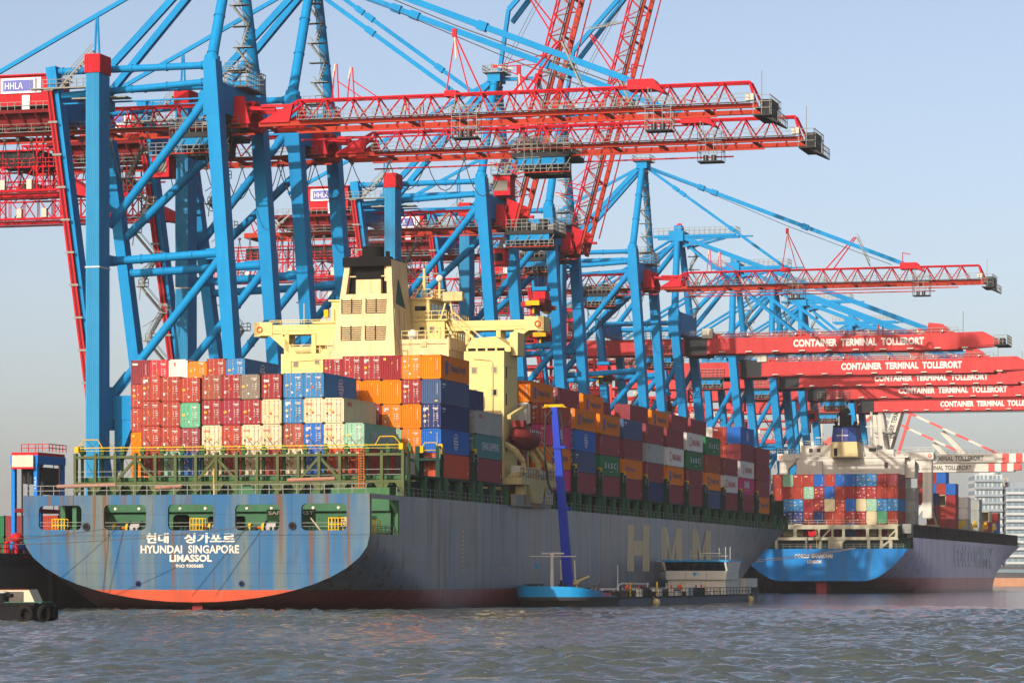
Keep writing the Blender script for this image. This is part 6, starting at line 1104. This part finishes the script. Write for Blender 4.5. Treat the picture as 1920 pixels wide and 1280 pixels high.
    m = MB(); m.box(-44, -31, -4.2, 4.2, 53.2, 57.4); m.box(-45, -30, -5, 5, 52.6, 53.2, 1); m.box(-43, -38, -4.3, -4.2, 54.6, 56.6, 2); m.rail([(-45, -5, 53.2), (-30, -5, 53.2)], 1.1, 1.3, .05, 3); m.box(-37, -36, -4.3, -4.2, 53.4, 55.6, 2); m.build("machinery_house", ["band_red", "dark_red", "sign_white", "galv"], root)
    m = MB()
    for k in range(6): z = 57 + k * 3; m.stair((-3.6 + (k % 2) * 1.8, 5.2 - k * .5, z), (-1.8 - (k % 2) * 1.8, 5.2 - k * .5, z + 3), .8); m.box(-4, -1.4, 4.4 - k * .5, 6 - k * .5, z + 2.9, z + 3)
    z = 6; sd = 1
    while z < 50: x0 = -18 - 4.4 * (z - 2.5) / 54 + 1.8; m.stair((x0 + (0 if sd > 0 else 2.6), 9.6, z), (x0 + (2.6 if sd > 0 else 0), 9.6, z + 4)); m.rail([(x0 + 3, 9, z + 4), (x0 + 3, 10.2, z + 4)], 1.1, .8, .05); z += 4; sd = -sd
    m.build("access_stair", "galv", root)
    m = MB()                                                      # hanging service frame and cable loops on the land side
    for e in (-1, 1):
        for zz in (40.5, 44, 46.4): m.tube((-50, e * 3, zz), (-24, e * 3, zz), .22, 6)
        for k in range(11): m.tube((-50 + k * 2.4, e * 3, 40.5 if k % 2 else 44), (-47.6 + k * 2.4, e * 3, 44 if k % 2 else 40.5), .12, 5)
        for xa in (-49, -37, -25): m.box(xa - .3, xa + .3, e * 3 - .3, e * 3 + .3, 40, gb)
    m.box(-50.5, -23.5, -3.4, 3.4, 39.6, 40.4); m.box(-44, -38, -2.6, 2.6, 44.5, 47, 1)
    for k in range(7): m.box(-48 + k * 3.4, -46.8 + k * 3.4, -3.5, -2.6, 41 + (k % 3) * 1.6, 42.2 + (k % 3) * 1.6, 2)
    m.build("service_frame", ["band_red", "dark_red", "cab_white"], root)
    m = MB(); m.box(-3.2, 2, -4.2, 4.2, gb - 1, gt + .4, 0); m.box(1, 3.4, -4.4, -3.2, gt, gt + 2.2, 1); m.prism([(2, -4, gb), (5.6, -4, gb), (3.4, -4, gt + 1.6), (2, -4, gt + 1.6)], (0, .8, 0), 2); m.prism([(2, 3.2, gb), (5.6, 3.2, gb), (3.4, 3.2, gt + 1.6), (2, 3.2, gt + 1.6)], (0, .8, 0), 2); m.rail([(-3.2, -4.4, gt + .4), (2, -4.4, gt + .4)], 1.2, 1, .05, 3, 3); m.build("boom_hinge", ["dark_steel", "cab_white", "band_red", "galv"], root)
    m = MB(); m.box(68, 71, -4.2, 4.2, gb + .2, gb + .5); m.rail([(68, -4.2, gb + .5), (71, -4.2, gb + .5), (71, 4.2, gb + .5)], 2.0, .9, .05, 1, 3); m.tube((61, -3.4, gt), (61, -3.4, gt + 5), .1, 5, mi=1); m.box(69, 70, -2, 2, gb + .5, gb + 2, 0); m.build("end_platform", ["dark_steel", "galv"], root)
    return root
k6 = box_crane(); TX = {0: -10, 1: -12, 2: -8, 3: 4, 4: -13}
KB = [k6] + [copy_tree(k6) for _ in range(4)]
for k, (o, v) in enumerate(zip(KB, (362, 427.6, 480, 522.6, 607))):
    in_frame(o, -46, v, QZ - (0, 1.2, 1.0, 1.9, 1.2)[k]); trolley_parts(o, TX[k], 49.2)
    if k in (0,): spreader_parts(o, TX[k] + 1, 47.8, 37)
    tag(o, f"crane with lettered red box boom, {ORD[k + 1]} of the five counted from the big ship", "crane", "cranes with lettered red box booms")
# ---------------------------------------------------------------- cream cranes with striped booms farther up the quay
def striped(mb, p, q, w, n, ca=1, cb=0):
    p = Vector(p); q = Vector(q)
    for k in range(n): mb.bar(p.lerp(q, k / n), p.lerp(q, (k + 1) / n), w, w, ca if k % 2 == 0 else cb)
def cream_crane(raised=False):
    root = empty("container_crane", (0, 0, 0))
    for e in (-1, 1):
        for x in (0, -18): m = MB(); m.box(x - .9, x + .9, e * 8 - .9, e * 8 + .9, 0, 38); m.build("leg", "crane_cream", root)
        m = MB(); m.box(-18, 0, e * 8 - .8, e * 8 + .8, 12, 14.5); m.box(-18, 0, e * 8 - .8, e * 8 + .8, 36, 38.2); m.bar((-17, e * 8, 15), (-1, e * 8, 35), .9, .9); m.build("side_frame", "crane_cream", root)
        m = MB(); m.bar((0, e * 7.6, 38), (-2, e * 2.4, 56), 1.3, 1.3); m.build("mast_leg", "crane_cream", root)
        m = MB(); striped(m, (-2.5, e * 2.4, 55.6), (-24, e * 3, 38), .7, 6); m.build("backstay", ["crane_cream", "stripe_red"], root)
    m = MB(); m.box(-3.4, -.8, -3.4, 3.4, 55, 57); m.box(-3, 3, -4, 4, 44.5, 45, 1); m.rail([(-3, -4, 45), (3, -4, 45)], 1.1, 1.2, .06, 1); m.box(-.8, .8, -8, 8, 36, 38.2); m.box(-18.8, -17.2, -8, 8, 36, 38.2); m.build("mast_head", ["crane_cream", "galv"], root)
    m = MB(); m.box(-34, -1, -3.6, -2.2, 34.5, 37.5); m.box(-34, -1, 2.2, 3.6, 34.5, 37.5); m.box(-32, -20, -4, 4, 37.6, 42); m.build("girder", "crane_cream", root)
    m = MB()
    for e in (-1, 1):
        m.box(0, 39, e * 2.9 - .7, e * 2.9 + .7, 0, 3.0)
        for k in range(5): m.box(39 + k * 2.2, 41.2 + k * 2.2, e * 2.9 - .7, e * 2.9 + .7, .1 if k < 4 else .6, 3.0, 1 if k % 2 == 0 else 2)
    m.rail([(1, -3.8, 3), (48, -3.8, 3)], 1.2, 2, .05, 3); m.bar((26, 0, 3), (19, 0, 10.5), .9, 1.6) if not raised else None
    bo = m.build("boom", ["crane_cream", "stripe_red", "white", "galv"], root, loc=(0, 0, 34.5))
    m = MB(); m.text("CONTAINER TERMINAL TOLLERORT", (5, -3.64, .7), (1, 0, 0), (0, 0, 1), 28, 1.7, bold=.03); m.build("boom_lettering", "letter_dark", bo)
    m = MB()
    if raised: bo.rotation_euler = (0, -R(73), 0); striped(m, (-2, -2.4, 50), (5.5, -2.9, 60), .6, 5); m.bar((3.4, -2, 36), (9, -2, 54), .9, .9, 1)
    else:
        for e in (-1, 1): striped(m, (-2, e * 2.2, 56), (36.5, e * 2.9, 37.9), .65, 9)
    m.build("forestay", ["crane_cream", "stripe_red"], root); return root
w1 = cream_crane(); w2 = copy_tree(w1); w3 = cream_crane(True)
for o, (u, v), lb_ in ((w1, (-53.6, 686.5), "cream crane whose lowered striped boom reaches past the picture edge"), (w2, (-69, 775.6), "cream crane with lowered red-tipped boom, lower and farther of the two"), (w3, (-58.5, 721), "cream crane with raised lettered boom behind the farther ship's funnel")):
    in_frame(o, u, v, QZ); tag(o, lb_, "crane", "cream cranes far up the quay")
# ---------------------------------------------------------------- far bank and its buildings
paint("bank_wall", (200, 150, 118), .8, .3, .2); paint("podium", (92, 92, 96), .7, .3); paint("facade_pale", (196, 204, 206), .5, .15, .1); paint("facade_grey", (150, 162, 172), .5, .15); flat("facade_glass", (116, 140, 152), .25, 0, .6); paint("facade_tan", (196, 176, 150), .6, .15)
b = MB(); b.box(120, 1600, 1338, 3200, -2, 3.4); o = b.build("far_shore", "bank_wall"); struct(o, "tan quay wall of the far bank")
def tower(x0, x1, y0, y1, z0, z1, floors, mats, label, bays=6, balcony=True):
    root = empty("tower_block", ((x0 + x1) / 2, (y0 + y1) / 2, z0)); tag(root, label, "building", "towers on the far bank"); cx, cy = (x1 - x0) / 2, (y1 - y0) / 2; H = z1 - z0; m = MB(); m.box(-cx, cx, -cy, cy, 0, H); m.box(-cx + 2, cx - 3, -cy + 2, cy - 2, H, H + 2.4); m.build("wall", mats[0], root); fh = H / floors
    for k in range(floors):
        m = MB(); n = bays
        for q in range(n): a = -cx + .4 + q * (2 * cx - .8) / n; wd = (2 * cx - .8) / n; m.box(a + .15, a + wd * rnd.uniform(.55, .9), -cy - .06, -cy + .05, k * fh + .7, k * fh + fh - .5)
        m.box(-cx - .06, -cx + .05, -cy + 1, cy - 1, k * fh + .8, k * fh + fh - .6); m.build("window_band", "facade_glass", root)
        if balcony: m = MB(); m.box(-cx - .2, cx + .2, -cy - .9, -cy, k * fh - .1, k * fh + .12); m.box(-cx - .2, cx + .2, -cy - .9, -cy - .82, k * fh + .12, k * fh + .95); m.build("balcony", mats[1], root)
tower(195, 206.5, 1352, 1372, 3.4, 47, 14, ("facade_pale", "facade_grey"), "tall pale glass-balconied tower on the far bank beyond the cranes"); tower(207.5, 212.5, 1375, 1395, 3.4, 46, 14, ("facade_tan", "facade_grey"), "slim tan-framed tower behind the pale one on the far bank", 3, False); tower(207.5, 232, 1348, 1366, 3.4, 41.5, 13, ("facade_grey", "facade_pale"), "grey apartment block with pale balconies beside the pale tower", 9)
b = MB(); b.box(-40, 40, -3, 3, 0, 5); b.box(-40, 40, -3.2, -3, 2.2, 3.6, 1); o = b.build("terrace_building", ["podium", "facade_glass"]); o.location = (226, 1343, 3.4); tag(o, "long low dark building along the far quay below the towers", "building")
for k, (x, h_) in enumerate(((192, 9), (214.5, 7))):
    r_ = empty("tree", (x, 1342.5 - 3.2, 3.4)); tag(r_, ("taller" if k == 0 else "smaller") + " bare brown tree before the low building on the far bank", "tree"); m = MB(); m.tube((0, 0, 0), (0, 0, h_ * .5), .25, 6, .15); m.build("trunk", "podium", r_); m = MB()
    for q in range(60): a = rnd.uniform(0, 6.28); d = Vector((math.cos(a) * rnd.uniform(.3, 1.6), math.sin(a) * rnd.uniform(.3, 1.2), rnd.uniform(1, 3.2))); s_ = Vector((0, 0, h_ * rnd.uniform(.3, .5))); m.tube(s_, s_ + d * h_ / 7, .05, 4, .02)
    m.build("crown", "podium", r_)

# ---------------------------------------------------------------- thin haze over the harbour
hm = bpy.data.materials.new("haze_air"); hm.use_nodes = True; t = hm.node_tree; t.nodes.remove(t.nodes["Principled BSDF"])
pv = t.nodes.new("ShaderNodeVolumePrincipled"); pv.inputs["Color"].default_value = (.93, .94, .97, 1); pv.inputs["Density"].default_value = 0.00005; pv.inputs["Anisotropy"].default_value = 0
t.links.new(pv.outputs[0], t.nodes["Material Output"].inputs["Volume"]); MATS["haze_air"] = hm
b = MB(); b.box(-8200, 8200, -400, 8200, -8, 175); o = b.build("haze", "haze_air"); o["kind"] = "stuff"; o["label"] = "thin pale haze over the harbour"

# ---------------------------------------------------------------- thin soot smoke drifting from the big ship's funnel
sm = bpy.data.materials.new("soot_smoke"); sm.use_nodes = True; t = sm.node_tree; t.nodes.remove(t.nodes["Principled BSDF"])
pv = t.nodes.new("ShaderNodeVolumePrincipled"); pv.inputs["Color"].default_value = (.12, .11, .11, 1)
tc = t.nodes.new("ShaderNodeTexCoord"); gr = t.nodes.new("ShaderNodeTexGradient"); gr.gradient_type = 'SPHERICAL'; t.links.new(tc.outputs["Object"], gr.inputs[0])
n = t.nodes.new("ShaderNodeTexNoise"); n.inputs["Scale"].default_value = 1.6; n.inputs["Detail"].default_value = 4; t.links.new(tc.outputs["Object"], n.inputs[0])
r1 = t.nodes.new("ShaderNodeMapRange"); r1.inputs[1].default_value = .42; r1.inputs[2].default_value = .7; r1.inputs[4].default_value = .55; t.links.new(n.outputs[0], r1.inputs[0])
ml = t.nodes.new("ShaderNodeMath"); ml.operation = 'MULTIPLY'; t.links.new(gr.outputs[0], ml.inputs[0]); t.links.new(r1.outputs[0], ml.inputs[1]); t.links.new(ml.outputs[0], pv.inputs["Density"])
t.links.new(pv.outputs[0], t.nodes["Material Output"].inputs["Volume"]); MATS["soot_smoke"] = sm
b = MB(); b.ball((0, 0, 0), 1.0, nu=16, nv=10); o = b.build("exhaust_smoke", "soot_smoke"); in_frame(o, -18.9, 32, 48.2); o.scale = (3.6, 3.0, 3.4); o["kind"] = "stuff"; o["label"] = "thin dark smoke drifting from the big ship's funnel"
